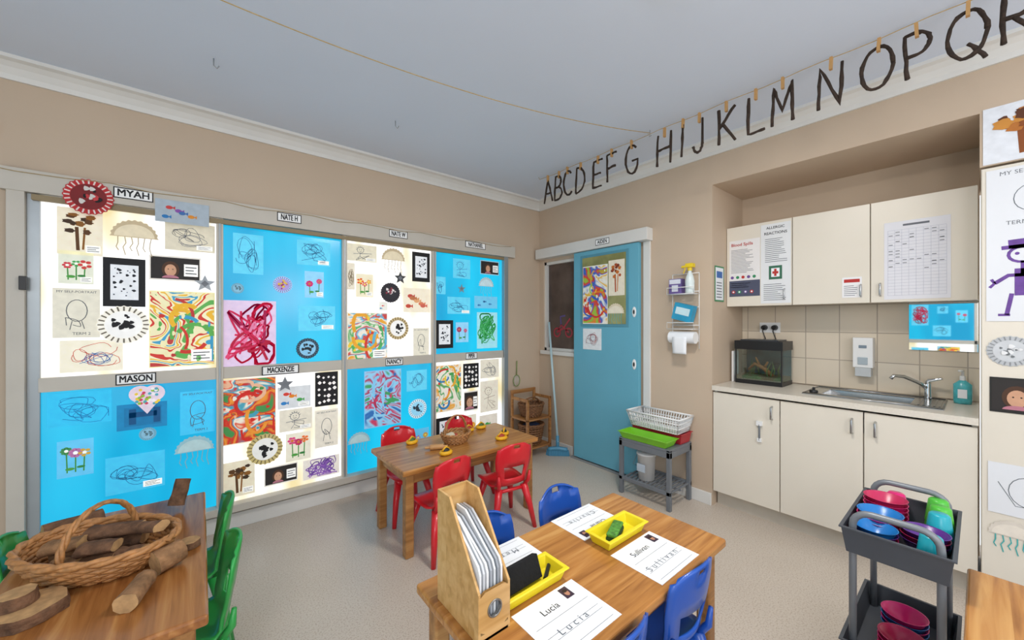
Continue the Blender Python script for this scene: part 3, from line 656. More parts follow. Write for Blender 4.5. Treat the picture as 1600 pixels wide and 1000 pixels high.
M.tube([(cx+.022*math.cos(2*PI*i/n),Y0-.001,cz+.022*math.sin(2*PI*i/n)) for i in range(n)],.0025,mat('ring_metal'),6,True)
M.build('magazine_file_holder')
M=MB();rn=random.Random(2)
pcs=['#e8ebee','#cfd3d8','#f2f3f4','#aab0b8','#dfe3e6','#9aa0a8','#eceef0']
for k in range(7):
    x=X0+.012+.0118*k; t=.006; hgt=.26+.02*rn.random(); y1=Y1-.012; y0=Y0+.012
    M.prof([(x,y0,z+.008),(x,y1,z+.008),(x,y1,z+hgt),(x,y1-.05,z+hgt),(x,y0+.01,z+.19),(x,y0,z+.17)],(t,0,0),mat('folder_%d'%k,pcs[k],.6))
M.build('paper_folders')
# ---------------------------------------------------------------- table 2 items
M=MB();wicker(M,(1.39,2.33,TH+.001),.105,.085,.06,wk2,6,hand=.14,rad=.005,ang=0.2);M.build('wicker_basket')
M=MB();rn=random.Random(6)
for k in range(9): M.ell((1.39+rn.uniform(-.05,.05),2.33+rn.uniform(-.04,.04),TH+.03+.01*(k%3)),.026,.022,.018,mat('dough_%d'%(k%3),('#c8a04a','#b04a38','#d8ccb4')[k%3],.8),12,8)
M.build('playdough_pieces')
def dough(x,y,c,rot=0):
    M=MB();m=mat('yellow_tool','#e8b01c',.5); M.T=RZ(x,y,TH+.001,rot)
    M.tube([(.034*math.cos(t*PI/8),.024*math.sin(t*PI/8),.014) for t in range(16)],.013,m,8,True)
    M.ell((0,0,.024),.026,.019,.02,mat('tool_'+c,{'red':'#a83a28','black':'#2a2824','green':'#4a6a34'}[c],.6),14,8)
    M.tube([(-.03,0,.03),(0,0,.05),(.03,0,.03)],.006,m,8)
    M.T=Matrix.Identity(4);M.build('playdough_stamp')
dough(1.135,2.49,'green',20);dough(1.21,2.15,'black',10);dough(1.67,2.17,'red',-10);dough(1.76,2.25,'black',40);dough(1.60,2.49,'red',0);dough(1.72,2.50,'green',0)
M=MB();pw=mat('pin_wood','#c08f5a',.5,var=.15)
M.cyl((1.17,2.29,TH+.018),(1.25,2.255,TH+.018),.017,.017,pw);M.cyl((1.14,2.303,TH+.018),(1.17,2.29,TH+.018),.008,.009,pw,10);M.cyl((1.25,2.255,TH+.018),(1.275,2.244,TH+.018),.009,.008,pw,10);M.build('rolling_pin')
# ---------------------------------------------------------------- table 1 items
bark=mat('bark','#6b4c36',.9,var=.5,vs=30,bump=.9,bs=50)
bark2=mat('bark_pale','#8f6a48',.9,var=.4,vs=30,bump=.9,bs=50)
logend=mat('log_end','#b58f62',.8,var=.25,vs=40)
def log(p0,p1,r,seed=0,r1=None,m=None):
    M=MB();M.cyl(p0,p1,r,r1 or r*.92,m or bark,18,logend,jit=.16,seed=seed);M.build('log_piece')
ang=math.atan2(-.632,.775)
M=MB();wicker(M,(-.27,1.93,TH+.001),.225,.155,.085,wk2,9,hand=.145,rad=.008,flare=.72,ang=ang,hang=PI/2,hs=.8);M.build('wicker_basket')
M=MB()
lg=[((-.40,2.0,.04),(-.29,2.02,.05),.036,.8),((-.33,1.92,.045),(-.22,1.86,.05),.042,.6),((-.26,1.98,.05),(-.16,1.95,.055),.036,.7),((-.37,1.93,.04),(-.31,1.88,.045),.034,.8),((-.31,1.99,.095),(-.17,1.93,.10),.040,.55),((-.22,1.87,.04),(-.15,1.83,.05),.034,.8),((-.40,1.98,.085),(-.31,1.94,.095),.036,.6),((-.20,1.97,.09),(-.11,1.86,.115),.038,.6),((-.31,1.89,.088),(-.22,1.85,.092),.038,.5)]
for k,(a,b_,r_,fl_) in enumerate(lg): M.cyl((a[0],a[1],TH+a[2]),(b_[0],b_[1],TH+b_[2]),r_,r_*.85,bark if k%3 else bark2,11,logend,jit=.3,seed=k,flat=fl_)
M.build('pile_of_logs')
log((-.085,2.26,TH+.03),(-.06,2.30,TH+.13),.030,21)
log((-.46,2.22,TH+.043),(-.31,2.27,TH+.043),.043,22)
log((-.478,2.06,TH+.03),(-.455,2.17,TH+.03),.029,23)
log((-.17,1.57,TH+.027),(-.135,1.69,TH+.027),.028,24,m=bark2)
log((-.12,1.745,TH+.036),(-.05,1.78,TH+.046),.040,25,.034,bark2)
log((-.385,1.735,TH+.001),(-.385,1.735,TH+.036),.075,26,.074)
log((-.41,1.745,TH+.037),(-.41,1.745,TH+.072),.040,27)
M=MB();M.cyl((-.035,1.885,TH+.002),(-.035,1.885,TH+.024),.035,.033,bark,16,logend,jit=.12,seed=3);M.build('log_slice')
# ---------------------------------------------------------------- grey utility stand
grey=mat('grey_plastic','#6f747a',.45,var=.04)
M=MB();x0,x1,y0,y1=2.60,2.925,1.40,1.83
for x in (x0,x1-.03):
    for y in (y0,y1-.03): M.box(x,x+.03,y,y+.03,0,.44,grey)
M.box(x0,x1,y0,y1,.425,.445,grey)
M.box(x0,x1,y0,y0+.02,.38,.425,grey);M.box(x0,x0+.02,y0,y1,.38,.425,grey)
for k in range(12): M.box(x0+.004,x1-.004,y0+.008+k*.0348,y0+.023+k*.0348,.12,.132,grey)
M.box(x0,x0+.02,y0,y1,.11,.14,grey);M.box(x1-.02,x1,y0,y1,.11,.14,grey);M.box(x0+.15,x0+.17,y0,y1,.108,.12,grey)
M.build('utility_stand',bevel=.003)
M=MB();M.tray(2.583,2.748,1.42,1.82,.446,.495,mat('lime_plastic','#7cc428',.35),fl=.02);M.build('green_tray',bevel=.003)
M=MB();M.tray(2.765,2.925,1.40,1.82,.446,.52,mat('tray_red','#b02a36',.4),fl=.012);M.build('red_tray',bevel=.003)
M=MB();bx0,bx1,by0,by1,bz=2.70,2.925,1.385,1.825,.529
M.box(bx0+.03,bx1-.03,by0+.03,by1-.03,bz,bz+.004,white)
def rr(i,z): return [(bx0+i,by0+i,z),(bx1-i,by0+i,z),(bx1-i,by1-i,z),(bx0+i,by1-i,z)]
for i,z in ((.028,.004),(.018,.04),(.008,.08),(0,.115)):
    q=rr(i,bz+z)
    for k in range(4): M.tube([q[k],q[(k+1)%4]],.0045 if z<.1 else .008,white,6)
for s_ in range(4):
    a0,a1=Vector(rr(.028,bz)[s_]),Vector(rr(.028,bz)[(s_+1)%4]);c0,c1=Vector(rr(0,bz+.115)[s_]),Vector(rr(0,bz+.115)[(s_+1)%4])
    nn=20 if s_%2 else 11
    for k in range(nn+1): M.tube([a0.lerp(a1,k/nn),c0.lerp(c1,k/nn)],.004,white,5)
M.build('white_plastic_basket')
M=MB();M.lathe([(.001,0),(.06,0),(.068,.19),(.074,.19),(.074,.205),(.001,.21)],(2.72,1.66,.133),white,24)
M.box(2.65,2.653,1.63,1.70,.2,.26,mat('bucket_label','#b8c4d0',.5));M.tube([(2.72,1.735,.32),(2.66,1.74,.24),(2.72,1.735,.21)],.002,grey,5);M.build('white_bucket')
# ---------------------------------------------------------------- wall rack
M=MB();xw=2.93
for y in (1.345,1.555): M.tube([(xw,y,1.16),(xw,y,1.74)],.003,white,6)
for z in (1.74,1.60,1.48,1.34,1.22): 
    M.tube([(xw,1.345,z),(xw,1.555,z)],.003,white,6)
for z in (1.58,1.31):
    for dx in (.0,.03,.06,.09): M.tube([(xw-dx,1.345,z),(xw-dx,1.555,z)],.0025,white,6)
    M.tube([(xw,1.345,z),(xw-.09,1.345,z),(xw-.09,1.345,z+.05),(xw-.09,1.555,z+.05),(xw-.09,1.555,z),(xw,1.555,z)],.003,white,6)
M.build('wire_wall_rack')
M=MB();M.box(2.86,2.92,1.45,1.55,1.584,1.70,mat('glove_box','#6a5a96',.5,var=.2));M.box(2.858,2.861,1.455,1.545,1.66,1.695,mat('glove_label','#d8dce8',.5));M.box(2.857,2.861,1.475,1.525,1.60,1.65,mat('glove_label'));M.build('glove_box',bevel=.002)
M=MB();sb=mat('spray_bottle','#d8e4e4',.2);yh=mat('spray_yellow','#e6c822',.4)
M.lathe([(.001,0),(.032,0),(.034,.09),(.026,.13),(.013,.16),(.013,.175)],(2.885,1.395,1.584),sb,18);M.cyl((2.885,1.395,1.755),(2.885,1.395,1.78),.017,.017,yh);M.box(2.86,2.91,1.365,1.42,1.78,1.81,yh);M.tube([(2.87,1.42,1.79),(2.865,1.45,1.785)],.009,yh,8);M.tube([(2.875,1.425,1.78),(2.875,1.44,1.735)],.005,yh,6)
M.build('spray_bottle',bevel=.002)
M=MB();M.T=RZ(2.885,1.455,1.375,0)@Matrix.Rotation(.25,4,'X');M.box(-.03,.03,-.075,.075,0,.13,mat('wipes_teal','#2a98c0',.4,var=.15));M.box(-.032,-.03,-.055,.055,.045,.10,mat('wipes_label','#c8e4ec',.4));M.T=Matrix.Identity(4);M.build('wipes_packet',bevel=.012)
M=MB();M.cyl((2.885,1.35,1.245),(2.885,1.55,1.245),.045,.045,paper,24,white)
M.shell(lambda u,v:(2.839-.006*math.sin(v*5)*(u-.3),1.40+.11*u,1.25-.13*v),4,8,.0015,paper);M.build('paper_towel_roll')
# ---------------------------------------------------------------- kitchen
kz=.86
M=MB()
M.box(2.975,3.50,.005,1.25,.11,.72,cab);M.box(3.02,3.5,.01,1.25,0,.11,mat('kickboard','#c4bdb0',.5))
M.box(2.975,3.5,1.232,1.252,.11,.86,cab);M.box(2.975,3.5,.005,.025,.11,.86,cab);M.box(3.48,3.5,.02,1.24,.7,.86,cab)
ds=[(1.252,.834),(.828,.425),(.419,.006)]
for a,b_ in ds: M.box(2.952,2.973,b_,a,.115,.846,cab)
for y in (.875,.472,.372):
    M.tube([(2.952,y,.80),(2.925,y,.795),(2.925,y,.72),(2.952,y,.715)],.006,steel,8)
M.box(2.935,2.952,.93,.965,.66,.69,white);M.tube([(2.94,.947,.67),(2.94,.947,.56)],.006,grey,6);M.box(2.935,2.952,.935,.96,.55,.575,white)
M.build('kitchen_base_cabinet',bevel=.002)
M=MB();ct=mat('counter_laminate','#dcd5c8',.3,var=.04,vs=120)
HX0,HX1,HY0,HY1=3.12,3.40,.24,.66
M.box(2.935,HX0,.003,1.255,kz,.895,ct);M.box(HX1,3.511,.003,1.255,kz,.895,ct);M.box(HX0,HX1,.003,HY0,kz,.895,ct);M.box(HX0,HX1,HY1,1.255,kz,.895,ct)
M.build('kitchen_countertop',bevel=0)
M=MB()
for a in ((3.06,HX0+.01,.12,.74),(HX1-.01,3.46,.12,.74),(HX0,HX1,.12,HY0+.01),(HX0,HX1,HY1-.01,.74)): M.box(a[0],a[1],a[2],a[3],.8952,.900,steel)
M.tube([(3.065,.125,.901),(3.455,.125,.901),(3.455,.735,.901),(3.065,.735,.901)],.005,steel,6,True)
for k in range(5): M.box(3.13,3.39,.135+.02*k,.142+.02*k,.900,.9025,steel)
def rg(i,zz): return [(HX0+i,HY0+i,zz),(HX1-i,HY0+i,zz),(HX1-i,HY1-i,zz),(HX0+i,HY1-i,zz)]
vs=rg(.004,.899)+rg(.02,.77)
M.add(vs,[(0,4,5,1),(1,5,6,2),(2,6,7,3),(3,7,4,0),(4,7,6,5)],steel);M.cyl((3.26,.45,.771),(3.26,.45,.774),.03,.03,chrome)
M.build('kitchen_sink')
M=MB();M.cyl((3.43,.20,.901),(3.43,.20,.99),.019,.016,chrome,16);M.tube([(3.43,.20,.96),(3.40,.235,.995),(3.35,.295,1.03),(3.315,.335,1.035),(3.305,.348,1.015)],[.014,.012,.011,.010,.010],chrome,12)
M.tube([(3.43,.20,.99),(3.435,.195,1.01),(3.40,.14,1.03)],[.016,.012,.006],chrome,10);M.build('sink_tap')
M=MB();M.cyl((3.17,.70,.901),(3.17,.70,.912),.024,.02,black,18);M.cyl((3.17,.70,.912),(3.17,.70,.93),.008,.008,black,10);M.build('sink_plug')
M=MB();M.lathe([(.001,0),(.034,0),(.036,.02),(.036,.11),(.016,.13),(.012,.135)],(3.40,.062,.896),mat('soap_teal','#4fb4bc',.25,var=.2,vs=30),20,sx=.8);M.cyl((3.40,.062,1.03),(3.40,.062,1.055),.012,.012,white);M.tube([(3.40,.062,1.05),(3.40,.062,1.085),(3.37,.075,1.085)],.006,white,8)
M.box(3.368,3.371,.045,.08,.93,.98,paper);M.build('hand_soap_bottle')
M=MB();M.box(3.500,3.511,.005,.285,1.19,1.485,mat('mirror','#f2f6f6',.02,1,var=0));M.build('mirror')
M=MB();M.box(3.43,3.5119,.445,.545,1.06,1.26,white);M.box(3.435,3.5119,.455,.535,1.0,1.06,mat('disp_grey','#c2c6c8',.4));M.box(3.425,3.432,.47,.52,1.08,1.13,mat('disp_window','#a8b4bc',.2));M.box(3.426,3.431,.475,.515,1.19,1.21,mat('disp_mark','#7a8a98',.4));M.build('soap_dispenser',bevel=.008)
M=MB();M.box(3.505,3.5119,.985,1.125,1.28,1.36,white)
for y in (1.02,1.09): M.cyl((3.505,y,1.32),(3.475,y,1.32),.022,.018,black,14);M.tube([(3.475,y,1.32),(3.46,y,1.29),(3.47,y-.02,1.22),(3.49,y+.02,1.12),(3.5,y,1.0)],.004,black,6)
M.build('power_outlet')
M=MB();ax0,ax1,ay0,ay1,az=3.23,3.46,.895,1.205,.896
gs=bpy.data.materials.new('aquarium_glass');gs.use_nodes=True;N=gs.node_tree.nodes;L=gs.node_tree.links
t=N.new('ShaderNodeBsdfTransparent');t.inputs[0].default_value=(.82,.9,.9,1);g=N.new('ShaderNodeBsdfGlossy');g.inputs['Roughness'].default_value=.03;x=N.new('ShaderNodeMixShader');x.inputs[0].default_value=.12
L.new(t.outputs[0],x.inputs[1]);L.new(g.outputs[0],x.inputs[2]);L.new(x.outputs[0],N['Material Output'].inputs[0])
M.box(ax0,ax1,ay0,ay1,az,az+.03,black);M.box(ax0-.004,ax1,ay0-.004,ay1+.004,az+.26,az+.325,black);M.box(ax0+.02,ax1-.02,ay0+.03,ay1-.03,az+.325,az+.335,mat('lid_grey','#3a3c40',.3))
M.box(ax1-.01,ax1-.004,ay0+.004,ay1-.004,az+.03,az+.26,mat('tank_back','#4a6870',.4,var=.4,vs=10))
M.box(ax0+.006,ax1-.012,ay0+.006,ay1-.006,az+.03,az+.06,mat('gravel','#8a7a64',.9,var=.5,vs=150,bump=.6))
for a in ((ax0,ay0),(ax0,ay1-.008)): M.box(a[0],a[0]+.008,a[1],a[1]+.008,az+.03,az+.26,black)
M.box(ax0+.001,ax0+.004,ay0+.008,ay1-.008,az+.03,az+.26,gs);M.box(ax0+.008,ax1-.012,ay0+.001,ay0+.004,az+.03,az+.26,gs)
dw=mat('driftwood','#b07850',.8,var=.3);pg=mat('water_plant','#6a8a56',.6)
M.tube([(3.31,.98,az+.06),(3.30,1.03,az+.12),(3.29,1.09,az+.15),(3.31,1.14,az+.10)],[.018,.016,.012,.008],dw,8);M.tube([(3.30,1.03,az+.12),(3.28,1.0,az+.17)],[.01,.006],dw,8);M.tube([(3.30,1.06,az+.14),(3.28,1.08,az+.2)],[.01,.005],dw,8)
for k in range(8):
    rn=random.Random(k);y=rn.uniform(.92,1.18);xx=rn.uniform(3.26,3.40);M.tube([(xx,y,az+.055),(xx+.01,y+rn.uniform(-.02,.02),az+.1),(xx-.005,y+rn.uniform(-.03,.03),az+rn.uniform(.13,.2))],[.004,.005,.001],pg,5)
M.build('fish_tank')
M=MB();M.T=RZ(3.30,1.232,.896,0);M.box(-.05,.05,-.008,.008,0,.24,white);M.T=Matrix.Identity(4);M.build('small_white_board',bevel=.003)
M=MB();M.box(3.22,3.511,.005,1.252,1.49,2.09,cab)
for a,b_ in ((1.254,.830),(.824,.429),(.423,.006)): M.box(3.20,3.219,b_,a,1.485,2.095,cab)
for y in (.872,.47,.382): M.tube([(3.20,y,1.60),(3.182,y,1.595),(3.182,y,1.53),(3.20,y,1.525)],.005,steel,8)
M.build('wall_mounted_cupboard',bevel=.002)
def poster(name,T,w,h,bg,fn):
    M=MB();M.sheet(0,w,0,h,mat('poster_'+bg,bg,.6,var=.02),.001);fn(M,w,h);M.build(name,T)
lt=mat('print_text','#6a6e76',.7,var=0);rt=mat('print_red','#b8302c',.7,var=0);gt=mat('print_green','#2f8a5c',.7,var=0);pt=mat('print_purple','#6a4a90',.7,var=0)
def lines(M,x0,x1,y0,y1,n,m=lt,seed=0,th=.28):
    rn=random.Random(seed);s_=(y1-y0)/n
    for k in range(n): M.rect(x0,x0+(x1-x0)*rn.uniform(.6,1),y0+s_*k,y0+s_*(k+th),.0016,m)
def p1(M,w,h):
    M.text('Blood Spills',h*.075,w*.42,h*.92,.0018,rt,bold=.015);lines(M,.06*w,.85*w,.42*h,.85*h,17,seed=1)
    for k,c in enumerate((pt,gt,rt,pt,gt)): M.disc(w*(.1+.18*k),h*.34,w*.055,.0018,c,14)
    M.rect(0,w,0,.28*h,.0016,mat('print_band','#4a4f66',.6));lines(M,.06*w,.9*w,.16*h,.26*h,3,paper,seed=4)
    for k,c in enumerate((rt,gt,pt,rt)): M.disc(w*(.14+.2*k),h*.08,w*.06,.002,c,14);M.disc(w*(.14+.2*k),h*.08,w*.03,.0024,paper,10)
poster('notice_poster',TE(1.235,1.56,3.199),.21,.43,'#e8e6e6',p1)
def p2(M,w,h):
    M.text('ALLERGIC',h*.044,w*.5,h*.95,.0018,ink,bold=.012);M.text('REACTIONS',h*.046,w*.5,h*.88,.0018,ink,bold=.012);lines(M,.15*w,.9*w,.52*h,.83*h,13,seed=2)
    M.rect(.28*w,.72*w,.30*h,.47*h,.0018,mat('cross_green','#2f6a50',.6));M.rect(.36*w,.64*w,.33*h,.44*h,.0021,paper);M.rect(.40*w,.60*w,.37*h,.40*h,.0024,rt);M.rect(.46*w,.54*w,.34*h,.43*h,.0026,rt)
    lines(M,.1*w,.9*w,.04*h,.26*h,9,seed=6)
poster('notice_poster',TE(1.02,1.50,3.199),.185,.575,'#e2e5e8',p2)
def p3(M,w,h):
    g_=mat('print_faint','#b0b4c4',.7,var=0)
    for k in range(22): M.rect(.06*w,.94*w,h*(.05+.04*k),h*(.0525+.04*k),.0016,g_)
    for k in range(9): M.rect(w*(.06+.11*k),w*(.064+.11*k),.05*h,.89*h,.0016,g_)
    M.rect(.3*w,.7*w,.935*h,.96*h,.0016,lt)
    rn=random.Random(9)
    for k in range(40): a=rn.randint(0,7);b_=rn.randint(8,20);M.rect(w*(.075+.11*a),w*(.14+.11*a),h*(.06+.04*b_),h*(.068+.04*b_),.0018,lt)
poster('roster_sheet',TE(.365,1.50,3.199),.265,.46,'#e0e1e8',p3)
def p4(M,w,h): M.rect(.1*w,.9*w,.74*h,.9*h,.0016,rt);lines(M,.1*w,.9*w,.1*h,.65*h,6,seed=3)
poster('notice_label',TE(.56,1.52,3.199),.095,.13,'#ececee',p4)
M=MB();T=F((2.985,1.256,1.52),(1,0,0),(0,0,1));M.sheet(0,.16,0,.27,mat('sign_green','#3f8a5a',.6));M.rect(.012,.148,.012,.258,.0016,paper)
M.rect(.03,.13,.18,.23,.0022,mat('print_blue','#3a6ab0',.6));
for k in range(6): M.rect(.03,.12,.03+.022*k,.037+.022*k,.0022,lt)
M.build('safety_sign',T)
# ---------------------------------------------------------------- tall cupboard with displays
M=MB();M.box(2.952,3.5,-.9,-.004,0.08,2.11,cab);M.box(2.99,3.5,-.9,-.004,0,.08,mat('kickboard'))
M.box(2.936,2.951,-.448,-.006,.11,2.105,cab);M.box(2.936,2.951,-.898,-.452,.11,2.105,cab)
M.build('tall_cupboard',bevel=.002)
XD=2.934
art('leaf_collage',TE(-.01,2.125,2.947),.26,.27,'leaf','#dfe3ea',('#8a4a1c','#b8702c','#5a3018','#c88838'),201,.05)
M=MB();w,h=.34,.72;M.sheet(0,w,0,h,mat('display_paper','#e2e5ea',.7,var=.01))
M.text('MY SELF-PORTRAIT',.026,.15,.695,.0016,lt);M.text('TERM 2',.026,.10,.46,.0016,lt)
M.ribbon([(.13+.05*math.cos(t*.35),.57+.06*math.sin(t*.35)) for t in range(18)],.003,.0016,mat('pencil'),True)
pr=mat('purple_paint','#6a4596',.7,var=.15,vs=40)
def rb(p,w_=.011): M.ribbon(p,w_,.0018,pr)
ox=-.025
def sh(p): return [(a+ox,b_) for a,b_ in p]
rb(sh([(.13+.04*math.cos(t*.4),.31+.035*math.sin(t*.4)) for t in range(17)]));rb(sh([(.07,.345),(.19,.35)]),.018);rb(sh([(.09,.36),(.17,.365)]),.04);rb(sh([(.13,.28),(.13,.22)]));rb(sh([(.13,.245),(.13,.12)]),.045);rb(sh([(.05,.18),(.09,.215),(.17,.215),(.22,.17)]),.016);rb(sh([(.10,.13),(.085,.03)]),.014);rb(sh([(.15,.13),(.17,.02)]),.014);rb(sh([(.04,.20),(.05,.18),(.035,.16)]));rb(sh([(.06,.03),(.095,.03)]));rb(sh([(.16,.02),(.195,.02)]));rb(sh([(.215,.19),(.22,.17),(.235,.16)]))
M.disc(.115+ox,.315,.007,.0022,pr,10);M.disc(.145+ox,.315,.007,.0022,pr,10)
M.build('self_portrait_sheet',TE(-.02,1.37,XD))
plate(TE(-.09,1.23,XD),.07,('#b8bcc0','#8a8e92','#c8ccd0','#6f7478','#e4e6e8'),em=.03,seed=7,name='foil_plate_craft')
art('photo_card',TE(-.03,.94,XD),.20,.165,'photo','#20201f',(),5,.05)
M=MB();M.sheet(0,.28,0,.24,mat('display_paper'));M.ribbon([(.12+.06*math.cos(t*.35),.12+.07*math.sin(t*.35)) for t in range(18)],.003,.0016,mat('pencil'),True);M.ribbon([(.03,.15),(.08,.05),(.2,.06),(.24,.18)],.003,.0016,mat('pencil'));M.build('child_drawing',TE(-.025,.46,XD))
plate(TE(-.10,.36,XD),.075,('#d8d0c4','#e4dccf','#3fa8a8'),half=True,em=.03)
# ---------------------------------------------------------------- trolley
tg=mat('trolley_grey','#7c8187',.4,.2,var=.03);td=mat('trolley_dark','#474b52',.5,var=.05)
M=MB()
ty0,ty1=.075,.285
def arc_handle(x):
    P=[(x,ty0,.055),(x,ty0,.64)]+[(x,ty0+.05-.05*math.cos(a*PI/10),.65+.05*math.sin(a*PI/10)) for a in range(1,6)]+[(x,ty1-.05+.05*math.sin(a*PI/10),.65+.05*math.cos(a*PI/10)) for a in range(0,6)]+[(x,ty1,.055)]
    M.tube(P,.011,tg,12)
arc_handle(1.795);arc_handle(2.215)
for z,hh in ((.555,.085),(.16,.08)): M.tray(1.765,2.245,.048,.312,z,z+hh,td,th=.004,fl=.012,rim=.006)
for x in (1.795,2.215):
    for y in (ty0,ty1):
        M.cyl((x-.008,y,.025),(x+.008,y,.025),.024,.024,black,16);M.tube([(x,y,.03),(x,y,.06)],.007,tg,8)
M.build('storage_trolley',bevel=0)
cm={'pink':'#e0287a','teal':'#1fa4b4','purple':'#5a2a86','green':'#4fb83c','blue':'#1f78c0','magenta':'#c02a5a'}
def cm_(k): return mat('cup_'+k,cm[k],.3,var=.03)
M=MB();zb=.562
def bowls(x,y,n,ks,r=.062,z=zb):
    for k in range(n): M.lathe([(.001,0),(.03,0),(r*.85,.03),(r,.052),(r+.003,.052),(r-.004,.05),(r*.8,.028),(.001,.005)],(x,y,z+.016*k),cm_(ks[k%len(ks)]),26)
def cupdn(x,y,n,ks,z=zb):
    for k in range(n): M.lathe([(.036,0),(.037,.004),(.027,.085),(.022,.09),(.001,.09)],(x,y,z+.018*k),cm_(ks[k%len(ks)]),24)
bowls(2.09,.235,5,['pink','magenta','pink'],.062);bowls(1.96,.235,4,['blue','magenta','pink'],.062)
bowls(1.85,.235,3,['magenta','purple','blue'],.058);bowls(1.94,.12,3,['purple','magenta'],.06)
cupdn(2.19,.10,3,['green']);cupdn(2.11,.09,3,['green','teal']);cupdn(1.85,.10,2,['purple','teal']);cupdn(2.03,.09,3,['teal']);cupdn(2.20,.215,2,['teal','pink'])
M.build('plastic_cups_and_bowls')
M=MB()
bowls(1.90,.17,4,['pink','magenta'],.062,.168);bowls(2.06,.18,4,['blue','pink'],.062,.168)
M.build('plastic_bowls')
# ---------------------------------------------------------------- alphabet
def arc(cx,cy,rx,ry,a0,a1,n=14): return [(cx+rx*math.cos(math.radians(a0+(a1-a0)*i/n)),cy+ry*math.sin(math.radians(a0+(a1-a0)*i/n))) for i in range(n+1)]
G={'A':[[(0,0),(.5,1),(1,0)],[(.2,.4),(.85,.38)]],'B':[[(.1,0),(.1,1)],[(.1,1)]+arc(.35,.76,.4,.24,90,-90)+[(.1,.52)],[(.1,.52)]+arc(.4,.26,.5,.26,90,-90)+[(.1,0)]],
'C':[arc(.55,.5,.5,.5,50,310)],'D':[[(.1,0),(.1,1)],[(.1,1)]+arc(.2,.5,.75,.5,90,-90)+[(.1,0)]],'E':[[(.1,0),(.1,1)],[(.1,1),(.9,1.02)],[(.1,.5),(.8,.52)],[(.1,0),(.9,.02)]],
'F':[[(.1,0),(.1,1)],[(.1,1),(.9,1.02)],[(.1,.5),(.8,.54)]],'G':[arc(.5,.5,.5,.5,50,330)+[(.95,.45),(.5,.45)]],'H':[[(.05,0),(.05,1)],[(.95,0),(.95,1.02)],[(.05,.5),(.95,.53)]],
'I':[[(.5,0),(.52,1)]],'J':[[(.75,1),(.75,.25)]+arc(.4,.25,.35,.25,0,-170)],'K':[[(.1,0),(.1,1)],[(.95,1),(.12,.45)],[(.3,.58),(.98,0)]],'L':[[(.15,1),(.15,0),(.95,.02)]],
'M':[[(0,0),(.08,1),(.5,.3),(.92,1),(1,0)]],'N':[[(.05,0),(.05,1),(.95,0),(.95,1)]],'O':[arc(.5,.5,.55,.5,0,360,24)],'P':[[(.1,0),(.1,1)],[(.1,1)]+arc(.4,.74,.5,.26,90,-90)+[(.1,.48)]],
'Q':[arc(.5,.5,.55,.5,0,360,24),[(.55,.3),(1.05,-.1)]],'R':[[(.1,0),(.1,1)],[(.1,1)]+arc(.4,.74,.5,.26,90,-90)+[(.1,.48)],[(.35,.48),(1,0)]]}
LY=[2.449,2.330,2.210,2.083,1.906,1.767,1.590,1.348,1.224,1.113,.952,.7995,.671,.474,.305,.165,.035,-.095]
twig=mat('twig_bark','#33251c',.85,var=.4,vs=60,bump=.7);peg=mat('peg_wood','#c0945c',.6)
LX=2.42
for i,ch in enumerate('ABCDEFGHIJKLMNOPQR'):
    M=MB();w=(.105 if i<12 else .095) if ch not in 'IJ' else .08;h=.205 if i<14 else .19;rn=random.Random(i);tilt=rn.uniform(-.07,.05)
    M.T=F((LX,LY[i]+w/2,(2.434 if i<14 else 2.445)+rn.uniform(-.006,.006)),(0,-1,0),(0,0,1))@Matrix.Rotation(tilt,4,'Z')
    for st in G[ch]:
        P=[]
        for k in range(len(st)-1):
            a,b_=st[k],st[k+1];m_=1 if len(st)>5 else 5
            for q in range(m_): t_=q/m_;P.append((a[0]+(b_[0]-a[0])*t_,a[1]+(b_[1]-a[1])*t_))
        P.append(st[-1]);P=[(p[0]*w+rn.uniform(-.002,.002),p[1]*h+rn.uniform(-.002,.002),rn.uniform(-.0015,.0015)) for p in P]
        M.tube(P,[.0078*rn.uniform(.8,1.25) for _ in P],twig,7)
    M.box(w*.5-.006,w*.5+.006,h-.022,h+.038,-.01,.01,peg)
    M.T=Matrix.Identity(4);M.build('twig_letter')
M=MB();pts=[(LX,2.56-.09*k,2.676-.008*math.sin(k*.7)**2) for k in range(42)];M.tube([(LX,2.58,2.70)]+pts,.002,strm,6);M.build('hanging_string')
M=MB();A0=Vector((-.3,1.96,2.69));B0=Vector((2.42,1.45,2.68))
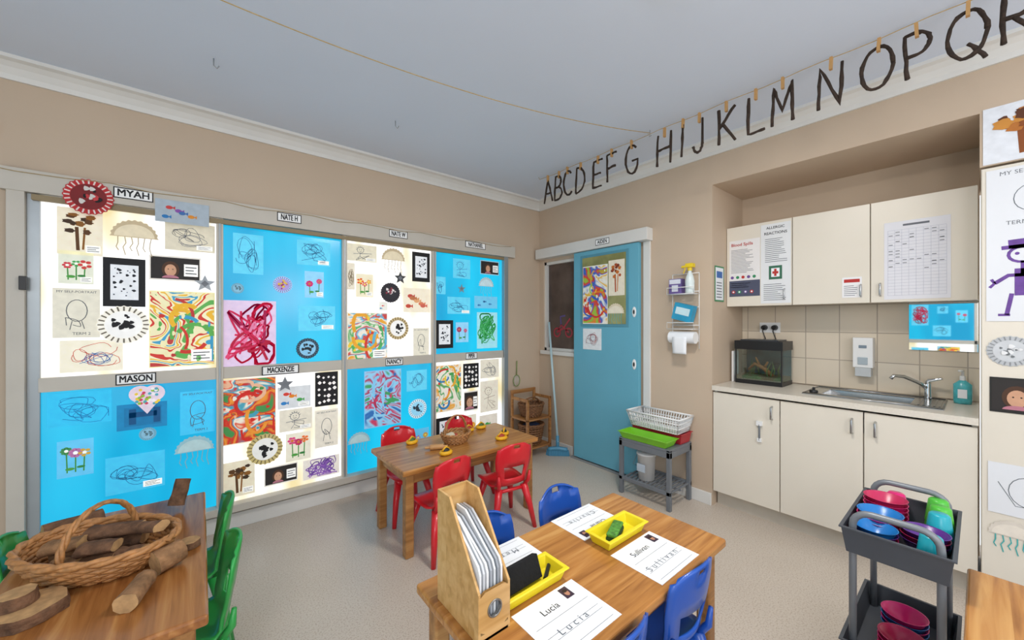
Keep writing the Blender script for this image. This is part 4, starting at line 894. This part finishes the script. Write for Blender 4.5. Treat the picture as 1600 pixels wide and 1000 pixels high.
M.tube([A0.lerp(B0,t/30)+Vector((0,0,-.11*4*(t/30)*(1-t/30))) for t in range(31)],.0024,strm,6);M.tube([(2.42,1.45,2.70),(2.42,1.45,2.67),(2.43,1.46,2.66),(2.44,1.45,2.67)],.002,alum,6);M.build('hanging_string')
for (x,y) in ((.05,2.45),(1.0,2.45),(1.9,.25)):
    M=MB();M.tube([(x,y,2.70),(x,y,2.665),(x+.014,y,2.655),(x+.022,y,2.67)],.003,alum,6);M.build('ceiling_hook')
M=MB();M.T=TN(-.80,2.32,3.125);M.box(-.008,.004,0,.05,0,.01,peg);M.T=Matrix.Identity(4);M.build('clothes_peg')
# ---------------------------------------------------------------- ceiling lamp & lights
M=MB();M.lathe([(.001,-.07),(.08,-.065),(.13,-.045),(.15,-.012),(.155,0)],(1.36,.66,2.70),mat('lamp_glass','#fff6e6',.3,em=2.5,var=0),32);M.build('ceiling_lamp')
def area(x,y,z,s,p,col,rot):
    l=bpy.data.lights.new('room_light','AREA');l.shape='DISK';l.size=s;l.energy=p;l.color=col;o=bpy.data.objects.new('room_light',l);sc.collection.objects.link(o);o.location=(x,y,z);o.rotation_euler=rot
area(1.36,.66,2.6,.35,28,(1,.95,.88),(0,0,0))
def pt_(x,y,z,r,p,col):
    l=bpy.data.lights.new('fill_light','POINT');l.shadow_soft_size=r;l.energy=p;l.color=col;o=bpy.data.objects.new('fill_light',l);sc.collection.objects.link(o);o.location=(x,y,z)  # unseen point light without a fixture, added to brighten ceiling and room
pt_(-.9,-.9,1.9,.35,58,(1,.97,.95))
pt_(1.2,-1.3,1.8,.35,34,(1,.98,.96))
w=bpy.data.worlds.new('world');sc.world=w;w.use_nodes=True;bg=w.node_tree.nodes['Background'];bg.inputs[0].default_value=(.90,.95,1,1);bg.inputs[1].default_value=1.42
cd=bpy.data.cameras.new('camera');cd.sensor_width=36;cd.lens=596/1600*36;cd.shift_y=.00125;cd.clip_start=.02
co=bpy.data.objects.new('camera',cd);sc.collection.objects.link(co);co.location=(0,0,1.37);co.rotation_euler=(math.radians(90),0,math.radians(-39.2))
sc.camera=co
